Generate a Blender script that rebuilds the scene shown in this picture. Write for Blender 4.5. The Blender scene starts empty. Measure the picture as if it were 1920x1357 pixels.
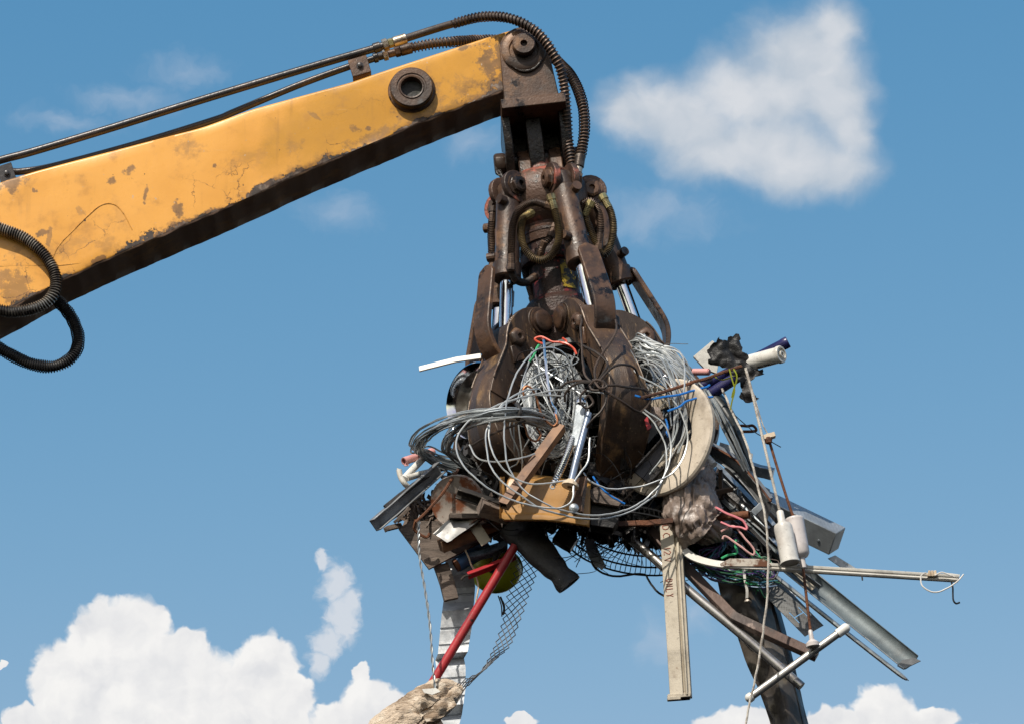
import bpy, bmesh, math, random
from mathutils import Vector, Matrix, Euler, Quaternion, noise as mnoise
random.seed(7)
SC = bpy.context.scene
COL = SC.collection
rad = math.radians

# ------------------------------------------------------------------ camera
CAM = Vector((0.0, -18.0, 1.6)); PITCH = rad(20.0); LENS = 143.0; W, H = 1920.0, 1357.0
cd = bpy.data.cameras.new('camera'); cam = bpy.data.objects.new('camera', cd); COL.objects.link(cam)
cam.location = CAM; cam.rotation_euler = (rad(90) + PITCH, 0, 0)
cd.lens = LENS; cd.sensor_width = 36.0; cd.sensor_fit = 'HORIZONTAL'; cd.clip_start = 0.1; cd.clip_end = 20000
SC.camera = cam
FPX = LENS / 36.0 * W
FWD = Vector((0, math.cos(PITCH), math.sin(PITCH))); UP = Vector((0, -math.sin(PITCH), math.cos(PITCH)))
U = 0.0025                                       # metres per photo pixel at the grapple
def P(x, y, d=0.0):
    """point of the upright plane d metres in front of the grapple axis, seen at photo pixel x, y"""
    r = FWD * FPX + Vector((1, 0, 0)) * (x - W / 2) + UP * (H / 2 - y)
    t = (-d - CAM.y) / r.y
    return CAM + r * t
def PX(p, d=0.0):
    return [P(q[0], q[1], q[2] if len(q) > 2 else d) for q in p]

# ------------------------------------------------------------------ exposure, sun, sky
SC.view_settings.view_transform = 'Standard'; SC.view_settings.look = 'None'
SC.view_settings.exposure = 0.0; SC.view_settings.gamma = 1.0; SC.view_settings.use_curve_mapping = False
SC.render.engine = 'CYCLES'
SC.cycles.max_bounces = 8; SC.cycles.transparent_max_bounces = 12
SUN_EL, SUN_AZ = rad(48), rad(-27)               # azimuth measured from behind the camera, negative = from the left
sd = Vector((math.sin(SUN_AZ) * math.cos(SUN_EL), -math.cos(SUN_AZ) * math.cos(SUN_EL), math.sin(SUN_EL)))
sl = bpy.data.lights.new('sun', 'SUN'); sun = bpy.data.objects.new('sun', sl); COL.objects.link(sun)
sl.energy = 4.6; sl.angle = rad(0.5); sl.color = (1.0, 0.93, 0.83)
sun.rotation_euler = sd.to_track_quat('Z', 'Y').to_euler(); sun.location = (-5, -10, 20)

class NT:
    """tiny helper for node graphs"""
    def __init__(s, tree): s.t = tree; s.t.nodes.clear()
    def n(s, typ, **kw):
        o = s.t.nodes.new(typ)
        ins = kw.pop('i', {})
        for k, v in kw.items(): setattr(o, k, v)
        for k, v in ins.items(): s.set(o.inputs[k], v)
        return o
    def set(s, sock, v):
        if isinstance(v, bpy.types.NodeSocket): s.t.links.new(v, sock)
        elif isinstance(v, bpy.types.Node): s.t.links.new(v.outputs[0], sock)
        else: sock.default_value = v
    def m(s, op, a, b=0.0, c=0.0, clamp=False):
        o = s.n('ShaderNodeMath', operation=op, use_clamp=clamp)
        for k, v in enumerate((a, b, c)): s.set(o.inputs[k], v)
        return o.outputs[0]
    def vm(s, op, a, b=(0, 0, 0), out=0):
        o = s.n('ShaderNodeVectorMath', operation=op); s.set(o.inputs[0], a); s.set(o.inputs[1], b)
        return o.outputs[out]
    def ss(s, v, lo, hi, a=0.0, b=1.0):
        o = s.n('ShaderNodeMapRange', interpolation_type='SMOOTHSTEP', i={0: v, 1: lo, 2: hi, 3: a, 4: b}); return o.outputs[0]
    def mix(s, f, a, b):
        o = s.n('ShaderNodeMix', data_type='RGBA'); s.set(o.inputs[0], f); s.set(o.inputs[6], a); s.set(o.inputs[7], b); return o.outputs[2]
    def noise(s, vec, scale, det=5.0, rough=0.55, dist=0.0, out=0, **kw):
        o = s.n('ShaderNodeTexNoise', i={'Scale': scale, 'Detail': det, 'Roughness': rough, 'Distortion': dist}, **kw)
        if vec is not None: s.set(o.inputs['Vector'], vec)
        return o.outputs[out]

def c4(c): return (c[0], c[1], c[2], 1.0)

wd = bpy.data.worlds.new('World'); SC.world = wd; wd.use_nodes = True
g = NT(wd.node_tree)
SKY_S = 0.150
sky = g.n('ShaderNodeTexSky', sky_type='NISHITA', sun_disc=False, sun_elevation=SUN_EL, sun_rotation=math.pi - SUN_AZ,
          altitude=300.0, air_density=1.0, dust_density=1.4, ozone_density=1.8)
ssp = g.n('ShaderNodeSeparateColor', i={0: sky.outputs[0]})
def chan(k, ref, out, p): return g.m('MULTIPLY', g.m('POWER', g.m('MULTIPLY', ssp.outputs[k], SKY_S / ref), p), out / SKY_S)
gch = chan(1, .385, .364, .95)
hs = g.n('ShaderNodeCombineColor', i={0: g.m('MINIMUM', chan(0, .239, .170, 1.95), gch), 1: gch, 2: chan(2, .641, .578, .62)})
geo = g.n('ShaderNodeTexCoord')
dirv = geo.outputs['Generated']
sx = g.n('ShaderNodeSeparateXYZ', i={0: dirv})
ysafe = g.m('MAXIMUM', sx.outputs[1], 0.05)
K = 18.0 / U
px_ = g.m('MULTIPLY', g.m('DIVIDE', sx.outputs[0], ysafe), K)
pz_ = g.m('MULTIPLY', g.m('DIVIDE', sx.outputs[2], ysafe), K * 0.94)
pp = g.n('ShaderNodeCombineXYZ', i={0: px_, 1: pz_, 2: 0.0}).outputs[0]
def cpos(x, y):
    q = P(x, y, 0); return (q.x / U, (q.z - CAM.z) / U * 0.94, 0)
def field(vec, blobs, k=0.18):
    out = None
    for (x, y, rx, ry) in blobs:
        c = cpos(x, y)
        d = g.vm('MULTIPLY', g.vm('SUBTRACT', vec, c), (1.0 / rx, 1.0 / ry, 0))
        v = g.m('SUBTRACT', 1.0, g.vm('LENGTH', d, out=1))
        out = v if out is None else g.m('SMOOTH_MAX', out, v, k)
    return out
def warp(vec, scale, amp, seed, det=2.0):
    nn = g.n('ShaderNodeTexNoise', i={'Vector': g.vm('ADD', vec, (seed, seed * 1.7, 0)), 'Scale': scale, 'Detail': det})
    return g.vm('ADD', vec, g.vm('MULTIPLY', g.vm('SUBTRACT', nn.outputs[1], (0.5, 0.5, 0.5)), (amp, amp, 0)))
# heaped cumulus, crisp edged
cum = [(225, 1215, 112, 100), (120, 1275, 75, 78), (55, 1345, 50, 34), (290, 1310, 200, 120), (345, 1225, 55, 52), (330, 1262, 75, 66),
       (497, 1265, 76, 82), (545, 1325, 52, 74), (420, 1350, 180, 100), (690, 1330, 58, 66), (678, 1258, 22, 22), (735, 1335, 40, 44), (640, 1352, 60, 40),
       (1655, 1345, 72, 66), (1560, 1362, 70, 40), (1390, 1352, 90, 24), (1745, 1354, 50, 30), (980, 1356, 34, 12), (2, 1248, 10, 9),
       (300, 1450, 420, 130), (1600, 1470, 420, 120)]
pw = warp(warp(pp, 0.012, 40, 31.0), 0.05, 20, 57.0)
fc = field(pw, cum, 0.12)
def bil(vec, scale, seed):
    v = g.n('ShaderNodeTexVoronoi', feature='SMOOTH_F1', i={'Vector': g.vm('ADD', vec, (seed, seed, 0)), 'Scale': scale, 'Smoothness': 0.8, 'Detail': 2.0, 'Roughness': 0.5})
    return v.outputs['Distance']
b1 = bil(pw, 0.022, 11.0)
fcn = g.m('ADD', g.m('ADD', fc, g.m('MULTIPLY', g.m('SUBTRACT', 0.52, b1), 0.24)), g.m('MULTIPLY', g.m('SUBTRACT', g.noise(pw, 0.04, 4.0, 0.5), 0.5), 0.20))
ac = g.ss(fcn, -0.05, 0.14)
# thin torn tower of cloud beside it
tower = [(606, 1050, 15, 26), (628, 1095, 32, 42), (642, 1150, 40, 46), (660, 1130, 24, 24), (615, 1205, 30, 44), (598, 1245, 22, 26), (645, 1185, 30, 32)]
pt = warp(warp(pp, 0.02, 46, 5.0), 0.07, 22, 9.0)
ft = g.m('ADD', field(pt, tower, 0.15), g.m('MULTIPLY', g.m('SUBTRACT', g.noise(pt, 0.035, 6.0, 0.62), 0.5), 1.0))
at = g.m('MULTIPLY', g.ss(ft, -0.15, 0.65), 0.80)
# the broad soft cloud, upper right
soft = [(1440, 180, 190, 110), (1560, 190, 80, 140), (1500, 95, 120, 105), (1560, 55, 62, 80), (1545, 130, 80, 110), (1400, 185, 150, 95), (1240, 205, 140, 75), (1180, 215, 70, 55), (1440, 270, 170, 85),
        (1570, 325, 85, 66), (1350, 290, 130, 66), (1500, 310, 130, 70), (1590, 250, 60, 90), (1300, 240, 120, 80)]
ps = warp(warp(pp, 0.0075, 60, 77.0), 0.028, 22, 3.0, 5.0)
fs = g.m('ADD', field(ps, soft, 0.42), g.m('MULTIPLY', g.m('SUBTRACT', g.noise(ps, 0.0105, 8.0, 0.52), 0.5), 0.85))
as_ = g.m('MULTIPLY', g.m('POWER', g.ss(fs, -0.24, 0.70), 1.05), 0.90)
# faint veils
veil = [(350, 130, 110, 44), (240, 180, 120, 40), (120, 230, 110, 30), (640, 400, 90, 50), (1240, 1195, 45, 55), (1300, 1150, 40, 34), (1230, 400, 170, 70), (890, 270, 70, 50)]
pv = warp(warp(pp, 0.01, 90, 21.0), 0.04, 40, 13.0, 4.0)
fv = g.m('ADD', field(pv, veil, 0.2), g.m('MULTIPLY', g.m('SUBTRACT', g.noise(pv, 0.013, 7.0, 0.62), 0.5), 1.3))
av = g.m('MULTIPLY', g.ss(fv, -0.2, 1.5), 0.36)
# the same kind of clouds over the rest of the sky
vis = g.ss(g.vm('DOT_PRODUCT', dirv, tuple(FWD), out=1), 0.95, 0.90)
elv = g.ss(sx.outputs[2], 0.03, 0.2)
na = g.noise(g.vm('MULTIPLY', dirv, (1, 1, 1.8)), 2.6, 8.0, 0.55)
ao = g.m('MULTIPLY', g.m('MULTIPLY', g.ss(na, 0.54, 0.66), elv), vis)
def lit(vec, scale, seed, off, k, base, lo, hi):
    a = g.noise(g.vm('ADD', vec, (seed, 0, 0)), scale, 5.0, 0.5)
    b = g.noise(g.vm('ADD', vec, (seed + off[0], off[1], 0)), scale, 5.0, 0.5)
    s = g.m('ADD', base, g.m('MULTIPLY', g.m('SUBTRACT', a, b), k), clamp=True)
    return g.mix(s, c4([x / SKY_S for x in lo]), c4([x / SKY_S for x in hi]))
col = hs.outputs[0]
col = g.mix(av, col, c4([x / SKY_S for x in (0.62, 0.66, 0.74)]))
col = g.mix(ao, col, c4([x / SKY_S for x in (0.74, 0.75, 0.78)]))
col = g.mix(as_, col, lit(ps, 0.0055, 40, (26, 40), 2.2, g.ss(fs, -0.1, 1.0, 0.25, 0.72), (0.47, 0.54, 0.62), (0.74, 0.75, 0.775)))
col = g.mix(at, col, c4([x / SKY_S for x in (0.74, 0.76, 0.80)]))
col = g.mix(ac, col, lit(pw, 0.011, 4, (-14, 26), 1.5, g.m('SUBTRACT', 0.92, g.m('MULTIPLY', b1, 0.18)), (0.62, 0.64, 0.69), (0.92, 0.91, 0.895)))
bg = g.n('ShaderNodeBackground', i={'Color': col, 'Strength': SKY_S})
g.n('ShaderNodeOutputWorld', i={0: bg.outputs[0]})
wd.cycles.sampling_method = 'MANUAL'; wd.cycles.sample_map_resolution = 512

# ------------------------------------------------------------------ geometry helpers
def spl(pts, n=6, closed=False):
    pts = [Vector(p) for p in pts]; N = len(pts); out = []
    if N < 3 and not closed: 
        return [pts[0].lerp(pts[-1], k / n) for k in range(n + 1)]
    for k in range(N if closed else N - 1):
        p1, p2 = pts[k], pts[(k + 1) % N]
        p0 = pts[(k - 1) % N] if closed or k > 0 else p1 * 2 - p2
        p3 = pts[(k + 2) % N] if closed or k + 2 < N else p2 * 2 - p1
        for j in range(n):
            t = j / n
            out.append(0.5 * ((2 * p1) + (p2 - p0) * t + (2 * p0 - 5 * p1 + 4 * p2 - p3) * t * t + (3 * p1 - p0 - 3 * p2 + p3) * t ** 3))
    if not closed: out.append(pts[-1])
    return out
def frames(pts, closed=False):
    n = len(pts); T = []
    for k in range(n):
        a = pts[(k - 1) % n] if closed or k > 0 else pts[k]
        b = pts[(k + 1) % n] if closed or k < n - 1 else pts[k]
        t = b - a
        T.append(t.normalized() if t.length > 1e-9 else (T[-1] if T else Vector((0, 0, 1))))
    v = Vector((0, -1, 0.3))
    N = v - T[0] * v.dot(T[0])
    if N.length < 1e-3: N = T[0].orthogonal()
    N.normalize(); F = []
    for k in range(n):
        N = N - T[k] * N.dot(T[k])
        if N.length < 1e-6: N = T[k].orthogonal()
        N = N.normalized(); F.append((T[k], N, T[k].cross(N)))
    return F
class MB:
    def __init__(s): s.v = []; s.f = []; s.uv = None
    def add(s, vs, fs):
        b = len(s.v); s.v += [Vector(x) for x in vs]; s.f += [tuple(b + i for i in f) for f in fs]; return s
    def loft(s, rings, closed=False, cap=True, wrap=True):
        n = len(rings[0]); m = len(rings); vs = [p for r in rings for p in r]; fs = []
        for k in range(m if closed else m - 1):
            a, b = k * n, ((k + 1) % m) * n
            for j in range(n if wrap else n - 1):
                j2 = (j + 1) % n; fs.append((a + j, a + j2, b + j2, b + j))
        if cap and not closed and wrap:
            fs.append(tuple(range(n - 1, -1, -1))); fs.append(tuple((m - 1) * n + j for j in range(n)))
        return s.add(vs, fs)
    def tube(s, pts, r, n=8, closed=False, cap=True):
        F = frames(pts, closed); R = r if isinstance(r, (list, tuple)) else [r] * len(pts)
        rings = [[p + (f[1] * math.cos(2 * math.pi * j / n) + f[2] * math.sin(2 * math.pi * j / n)) * rr for j in range(n)] for p, f, rr in zip(pts, F, R)]
        return s.loft(rings, closed, cap)
    def pipe(s, A, B, r, th=0.004, n=16, ovals=1.0):
        A = Vector(A); B = Vector(B); t, a, b = frames([A, B])[0]
        def ring(p, q): return [p + (a * math.cos(2 * math.pi * j / n) * ovals + b * math.sin(2 * math.pi * j / n)) * q for j in range(n)]
        return s.loft([ring(A, r), ring(B, r), ring(B, r - th), ring(A, r - th)], closed=True)
    def coil(s, pts, R, wr, pitch, n=9, k=4, jit=0.0):
        """spring wire wound round a path"""
        F = frames(pts); L = [0.0]
        for a, b in zip(pts, pts[1:]): L.append(L[-1] + (b - a).length)
        tot = L[-1]; turns = max(1, int(tot / pitch)); path = []; j = 0
        for q in range(turns * n + 1):
            x = tot * q / (turns * n)
            while j < len(L) - 2 and L[j + 1] < x: j += 1
            t = (x - L[j]) / max(1e-9, L[j + 1] - L[j])
            p = pts[j].lerp(pts[j + 1], t); A = F[j][1].lerp(F[j + 1][1], t); B = F[j][2].lerp(F[j + 1][2], t)
            ph = 2 * math.pi * q / n; rr = R * (1 + jit * mnoise.noise(Vector((q / n * .37, 3.1, R * 90))))
            path.append(p + A * math.cos(ph) * rr + B * math.sin(ph) * rr)
        return s.tube(path, wr, k)
    def box(s, c, ax, ay, az):
        c = Vector(c); vs = [c + ax * i + ay * j + az * k for i in (-1, 1) for j in (-1, 1) for k in (-1, 1)]
        return s.add(vs, [(0, 1, 3, 2), (4, 6, 7, 5), (0, 4, 5, 1), (2, 3, 7, 6), (0, 2, 6, 4), (1, 5, 7, 3)])
    def prism(s, outline, vec):
        o = [Vector(p) for p in outline]; n = len(o); q = [p + vec for p in o]
        return s.add(o + q, [tuple(range(n)), tuple(range(2 * n - 1, n - 1, -1))] + [(j, j + n, (j + 1) % n + n, (j + 1) % n) for j in range(n)])
    def lathe(s, prof, o, ax, n=24, cap=True, up=None):
        o = Vector(o); ax = Vector(ax).normalized(); a = ax.orthogonal().normalized()
        if up is not None: a = (Vector(up) - ax * ax.dot(Vector(up))).normalized()
        b = ax.cross(a)
        return s.loft([[o + ax * z + (a * math.cos(2 * math.pi * j / n) + b * math.sin(2 * math.pi * j / n)) * r for j in range(n)] for r, z in prof], cap=cap)
    def grid(s, fn, nu, nv):
        vs = [fn(i / nu, j / nv) for i in range(nu + 1) for j in range(nv + 1)]
        return s.add(vs, [(i * (nv + 1) + j, (i + 1) * (nv + 1) + j, (i + 1) * (nv + 1) + j + 1, i * (nv + 1) + j + 1) for i in range(nu) for j in range(nv)])
    def sheet(s, fn, nu, nv, th):
        """a curved sheet with thickness th"""
        A = [[Vector(fn(i / nu, j / nv)) for j in range(nv + 1)] for i in range(nu + 1)]
        B = []
        for i in range(nu + 1):
            row = []
            for j in range(nv + 1):
                du = A[min(i + 1, nu)][j] - A[max(i - 1, 0)][j]; dv = A[i][min(j + 1, nv)] - A[i][max(j - 1, 0)]
                nn = du.cross(dv); nn = nn.normalized() if nn.length > 1e-12 else Vector((0, 1, 0))
                row.append(A[i][j] + nn * th)
            B.append(row)
        w = nv + 1; n = (nu + 1) * w; vs = [p for r in A for p in r] + [p for r in B for p in r]; fs = []
        for i in range(nu):
            for j in range(nv):
                q = (i * w + j, (i + 1) * w + j, (i + 1) * w + j + 1, i * w + j + 1); fs.append(q); fs.append(tuple(n + x for x in reversed(q)))
        for i in range(nu):
            for j in (0, nv):
                a, b = i * w + j, (i + 1) * w + j; fs.append((a, b, b + n, a + n) if j else (b, a, a + n, b + n))
        for j in range(nv):
            for i in (0, nu):
                a, b = i * w + j, i * w + j + 1; fs.append((b, a, a + n, b + n) if i else (a, b, b + n, a + n))
        return s.add(vs, fs)
    def mesh(s, name, mat, inv=None, angle=38, bevel=0.0, seg=1):
        me = bpy.data.meshes.new(name)
        vs = [inv @ p for p in s.v] if inv is not None else s.v
        me.from_pydata([tuple(p) for p in vs], [], s.f)
        bm = bmesh.new(); bm.from_mesh(me)
        bmesh.ops.recalc_face_normals(bm, faces=bm.faces)
        if bevel:
            es = [e for e in bm.edges if len(e.link_faces) == 2 and e.calc_face_angle(0) > rad(32)]
            bmesh.ops.bevel(bm, geom=es, offset=bevel, segments=seg, affect='EDGES', clamp_overlap=True, profile=0.6)
        bm.to_mesh(me); bm.free()
        me.shade_smooth(); me.set_sharp_from_angle(angle=rad(angle))
        for mm in (mat if isinstance(mat, (list, tuple)) else [mat]): me.materials.append(mm)
        return me
def tag(o, label=None, cat=None, group=None, kind=None):
    for k, v in (('label', label), ('category', cat), ('group', group), ('kind', kind)):
        if v: o[k] = v
    return o
def empty(name, loc, label=None, cat=None, group=None, rot=None):
    o = bpy.data.objects.new(name, None); COL.objects.link(o); o.location = loc; o.empty_display_size = 0.1
    if rot is not None: o.rotation_euler = rot
    o['_m'] = 0
    return tag(o, label, cat, group)
def mw(o):
    m = o.matrix_basis.copy()
    return mw(o.parent) @ m if o.parent else m
def obj(name, mb, mat, parent=None, **kw):
    """link the shapes collected in mb (world coordinates) as ONE mesh object"""
    if parent is not None:
        me = mb.mesh(name, mat, mw(parent).inverted(), **kw); o = bpy.data.objects.new(name, me); o.parent = parent
    else:
        lo = Vector((min(p[i] for p in mb.v) for i in range(3))); hi = Vector((max(p[i] for p in mb.v) for i in range(3)))
        c = (lo + hi) / 2
        me = mb.mesh(name, mat, Matrix.Translation(-c), **kw); o = bpy.data.objects.new(name, me); o.location = c
    COL.objects.link(o); return o
def frm(A, B, roll=0.0):
    """axes of a bar from A to B: t along it, s across, n towards the camera"""
    t = (B - A).normalized(); c = (CAM - (A + B) / 2).normalized(); n = (c - t * c.dot(t)).normalized(); s = t.cross(n)
    cr, sr = math.cos(roll), math.sin(roll)
    return t, s * cr + n * sr, n * cr - s * sr
def extr(mb, A, B, prof, roll=0.0, nseg=1, bend=None):
    t, s, n = frm(A, B, roll); rings = []
    for k in range(nseg + 1):
        p = A.lerp(B, k / nseg)
        if bend: p = p + bend(k / nseg)
        rings.append([p + s * a * U + n * b * U for a, b in prof])
    return mb.loft(rings)
def RECT(w, h): return [(-w / 2, -h / 2), (w / 2, -h / 2), (w / 2, h / 2), (-w / 2, h / 2)]
def CH(w, h, t): # channel, open towards the camera
    return [(-w / 2, -h / 2), (w / 2, -h / 2), (w / 2, h / 2), (w / 2 - t, h / 2), (w / 2 - t, -h / 2 + t), (-w / 2 + t, -h / 2 + t), (-w / 2 + t, h / 2), (-w / 2, h / 2)]
def LL(w, h, t): return [(-w / 2, -h / 2), (w / 2, -h / 2), (w / 2, -h / 2 + t), (-w / 2 + t, -h / 2 + t), (-w / 2 + t, h / 2), (-w / 2, h / 2)]

# ------------------------------------------------------------------ materials
MATS = {}
def mat(name, base, rough=0.5, metal=0.0, var=None, layers=(), bump=(), spec=0.5, aniso=None, alpha=None, coords='Object', stretch=None, trans=0.0, grime=0.4):
    """var = (colour, scale, lo, hi); layers = [(colour, scale, lo, hi, rough, metal)]; bump = [(scale, strength)]"""
    m = bpy.data.materials.new(name); m.use_nodes = True; t = NT(m.node_tree)
    tc = t.n('ShaderNodeTexCoord'); oi = t.n('ShaderNodeObjectInfo')
    vec = t.vm('ADD', tc.outputs[coords], t.vm('MULTIPLY', t.n('ShaderNodeCombineXYZ', i={0: oi.outputs['Random'], 1: oi.outputs['Random'], 2: 0.3}).outputs[0], (13.0, 7.0, 1.0)))
    if stretch: vec = t.vm('MULTIPLY', vec, stretch)
    c = c4(base); r = rough; me = metal
    if var:
        vv = var if isinstance(var, list) else [var]
        for (vc, sc_, lo, hi) in vv: c = t.mix(t.ss(t.noise(vec, sc_, 6.0, 0.6), lo, hi), c, c4(vc))
    if max(base) < .075: grime = 0
    if grime:
        gf = t.ss(t.noise(t.vm('ADD', vec, (7.7, 2.2, 5.1)), 7.0, 9.0, 0.72), .47, .72)
        c = t.mix(t.m('MULTIPLY', gf, grime), c, c4((0.075, 0.055, 0.042)))
        gs = t.ss(t.noise(t.vm('ADD', vec, (1.7, 9.2, 3.1)), 55.0, 4.0, 0.6), .62, .70)
        c = t.mix(t.m('MULTIPLY', gs, grime), c, c4((0.05, 0.036, 0.028)))
    for k, (lc, sc_, lo, hi, lr, lm) in enumerate(layers):
        f = t.ss(t.noise(t.vm('ADD', vec, (k * 3.1 + 1.7, 0, k * 1.3)), sc_, 9.0, 0.66), lo, hi)
        c = t.mix(f, c, c4(lc))
        r = t.m('ADD', t.m('MULTIPLY', f, lr), t.m('MULTIPLY', t.m('SUBTRACT', 1.0, f), r))
        me = t.m('ADD', t.m('MULTIPLY', f, lm), t.m('MULTIPLY', t.m('SUBTRACT', 1.0, f), me))
    rn = t.noise(vec, 23.0, 5.0, 0.6)
    r = t.m('ADD', r, t.m('MULTIPLY', t.m('SUBTRACT', rn, 0.5), 0.22), clamp=True)
    b = t.n('ShaderNodeBsdfPrincipled', i={'Base Color': c, 'Roughness': r, 'Metallic': me, 'Specular IOR Level': spec})
    if trans: b.inputs['Transmission Weight'].default_value = trans
    if alpha is not None: t.set(b.inputs['Alpha'], alpha)
    nrm = None
    for sc_, st in bump:
        bn = t.n('ShaderNodeBump', i={'Height': t.noise(vec, sc_, 6.0, 0.6), 'Strength': st, 'Distance': 0.01})
        if nrm is not None: t.set(bn.inputs['Normal'], nrm)
        nrm = bn.outputs[0]
    if nrm is not None: t.set(b.inputs['Normal'], nrm)
    t.n('ShaderNodeOutputMaterial', i={0: b.outputs[0]})
    MATS[name] = m; return m
RUST = (0.16, 0.055, 0.02); RUSTD = (0.055, 0.022, 0.012); GRIME = (0.02, 0.014, 0.010)
mat('greasy_steel', (0.11, 0.058, 0.034), 0.46, 0.1, [((0.04, 0.024, 0.017), 4, .42, .60), ((0.22, 0.115, 0.055), 7, .52, .70), ((0.10, 0.10, 0.10), 12, .60, .74)],
    [((0.011, 0.009, 0.008), 6, .55, .64, .18, 0), ((0.34, 0.28, 0.23), 60, .66, .72, .35, .6)], [(14, .25), (90, .2)])
mat('red_worn_paint', (0.105, 0.058, 0.04), 0.45, 0.1, ((0.04, 0.024, 0.018), 6, .42, .6),
    [((0.34, 0.10, 0.07), 6, .54, .64, .5, 0), ((0.013, 0.01, 0.009), 9, .58, .68, .2, 0)], [(22, .3), (90, .4)])
mat('red_column_paint', (0.05, 0.024, 0.018), 0.42, 0.1, ((0.02, 0.012, 0.01), 8, .4, .6),
    [((0.28, 0.035, 0.035), 11, .55, .63, .35, 0), ((0.25, 0.2, 0.19), 40, .66, .74, .3, .3)], [(30, .5), (100, .5)])
mat('black_grease', (0.014, 0.011, 0.010), 0.3, 0.0, ((0.035, 0.023, 0.017), 8, .45, .65), [], [(25, .6), (80, .4)])
mat('worn_tine_steel', (0.088, 0.05, 0.030), 0.47, 0.1, [((0.036, 0.022, 0.015), 2.6, .40, .60), ((0.19, 0.11, 0.048), 5, .54, .72), ((0.24, 0.15, 0.08), 26, .60, .72)],
    [((0.012, 0.009, 0.008), 4, .60, .70, .22, 0), ((0.30, 0.22, 0.16), 45, .64, .70, .4, .3)], [(9, .22), (85, .2)], stretch=(2.8, 2.8, .6))
mat('polished_edge', (0.19, 0.15, 0.12), 0.5, 0.5, ((0.07, 0.04, 0.027), 14, .42, .6), [], [(60, .3)])
mat('chrome', (0.80, 0.81, 0.84), 0.10, 1.0, ((0.6, 0.6, 0.62), 12, .5, .8), [], [(60, .03)], grime=0)
mat('rust_steel', RUST, 0.72, 0.1, [(RUSTD, 6, .42, .66), ((0.26, 0.10, 0.035), 14, .55, .75)], [], [(30, .5), (120, .4)])
mat('brown_hose_spring', (0.15, 0.095, 0.065), 0.45, 0.4, ((0.035, 0.022, 0.017), 8, .4, .6), [], [(60, .2)])
mat('brass_spring', (0.32, 0.235, 0.12), 0.38, 0.7, ((0.08, 0.055, 0.035), 8, .42, .62), [], [(60, .2)])
mat('old_scrap', (0.10, 0.065, 0.045), 0.7, 0.1, [((0.045, 0.032, 0.025), 3, .42, .6), ((0.22, 0.17, 0.14), 5, .54, .72), ((0.19, 0.075, 0.03), 9, .58, .74)], [], [(30, .4)])
mat('steel_spring', (0.28, 0.25, 0.21), 0.4, 0.6, ((0.05, 0.04, 0.035), 7, .42, .6), [], [(60, .2)])
mat('black_rubber', (0.018, 0.017, 0.017), 0.55, 0, ((0.03, 0.027, 0.025), 10, .4, .6), [], [(50, .2)])
mat('brown_rubber', (0.05, 0.034, 0.027), 0.55, 0, ((0.022, 0.016, 0.014), 10, .4, .6), [], [(50, .3)])
mat('dark_pipe', (0.035, 0.034, 0.036), 0.33, 0.3, ((0.07, 0.055, 0.048), 6, .45, .68), [((0.10, 0.05, 0.03), 12, .64, .72, .7, 0)], [(40, .15)])
mat('nickel_fitting', (0.52, 0.45, 0.36), 0.35, 0.8, ((0.18, 0.12, 0.08), 12, .45, .65), [], [(40, .2)])
mat('brass_fitting', (0.50, 0.42, 0.20), 0.35, 0.85, ((0.16, 0.11, 0.06), 14, .45, .65), [], [(40, .2)])
mat('galvanised', (0.42, 0.45, 0.47), 0.42, 0.75, [((0.26, 0.29, 0.31), 7, .40, .62), ((0.55, 0.56, 0.56), 25, .55, .7)],
    [((0.16, 0.15, 0.13), 9, .64, .74, .6, .2)], [(40, .12)])
mat('galvanised_wire', (0.47, 0.50, 0.51), 0.42, 0.55, ((0.25, 0.27, 0.28), 6, .42, .62), [((0.10, 0.09, 0.085), 14, .62, .70, .6, .2)], [], grime=0)
mat('steel_bright_wire', (0.60, 0.615, 0.61), 0.38, 0.55, ((0.42, 0.44, 0.45), 8, .45, .65), [], [], grime=0)
mat('black_wire', (0.035, 0.027, 0.023), 0.5, 0.3, ((0.075, 0.05, 0.038), 10, .45, .65), [], [(60, .2)])
mat('thin_black_wire', (0.02, 0.02, 0.021), 0.4, 0.4, None, [], [])
mat('white_paint', (0.60, 0.58, 0.53), 0.42, 0, ((0.52, 0.48, 0.42), 6, .5, .7), [((0.16, 0.075, 0.03), 16, .67, .74, .7, 0)], [(40, .1)])
mat('cream_paint', (0.50, 0.44, 0.345), 0.5, 0, [((0.36, 0.305, 0.23), 5, .45, .68), ((0.27, 0.21, 0.15), 11, .58, .76)], [((0.17, 0.09, 0.045), 20, .63, .72, .7, 0)], [(40, .1), (150, .1)])
mat('cream_disc', (0.60, 0.52, 0.42), 0.5, 0, ((0.42, 0.35, 0.27), 7, .45, .7), [((0.10, 0.06, 0.03), 38, .66, .72, .7, 0)], [(60, .15)])
mat('white_plastic', (0.74, 0.72, 0.67), 0.32, 0, ((0.62, 0.58, 0.5), 5, .5, .7), [((0.3, 0.22, 0.14), 18, .66, .78, .5, 0)], [(40, .05)])
mat('milky_plastic', (0.68, 0.655, 0.61), 0.4, 0, ((0.55, 0.50, 0.45), 6, .5, .75), [], [(40, .05)])
mat('grey_plastic', (0.60, 0.55, 0.53), 0.4, 0, ((0.46, 0.42, 0.40), 6, .5, .75), [], [(40, .05)])
mat('ivory_plastic', (0.62, 0.50, 0.36), 0.4, 0, ((0.4, 0.3, 0.2), 8, .5, .7), [], [])
mat('ochre_plastic', (0.40, 0.205, 0.055), 0.38, 0, ((0.32, 0.16, 0.045), 4, .45, .7), [((0.16, 0.10, 0.05), 12, .64, .74, .6, 0)], [(30, .08)])
mat('pink_plastic', (0.66, 0.32, 0.30), 0.45, 0, ((0.52, 0.24, 0.22), 8, .5, .7), [], [(40, .1)])
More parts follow.
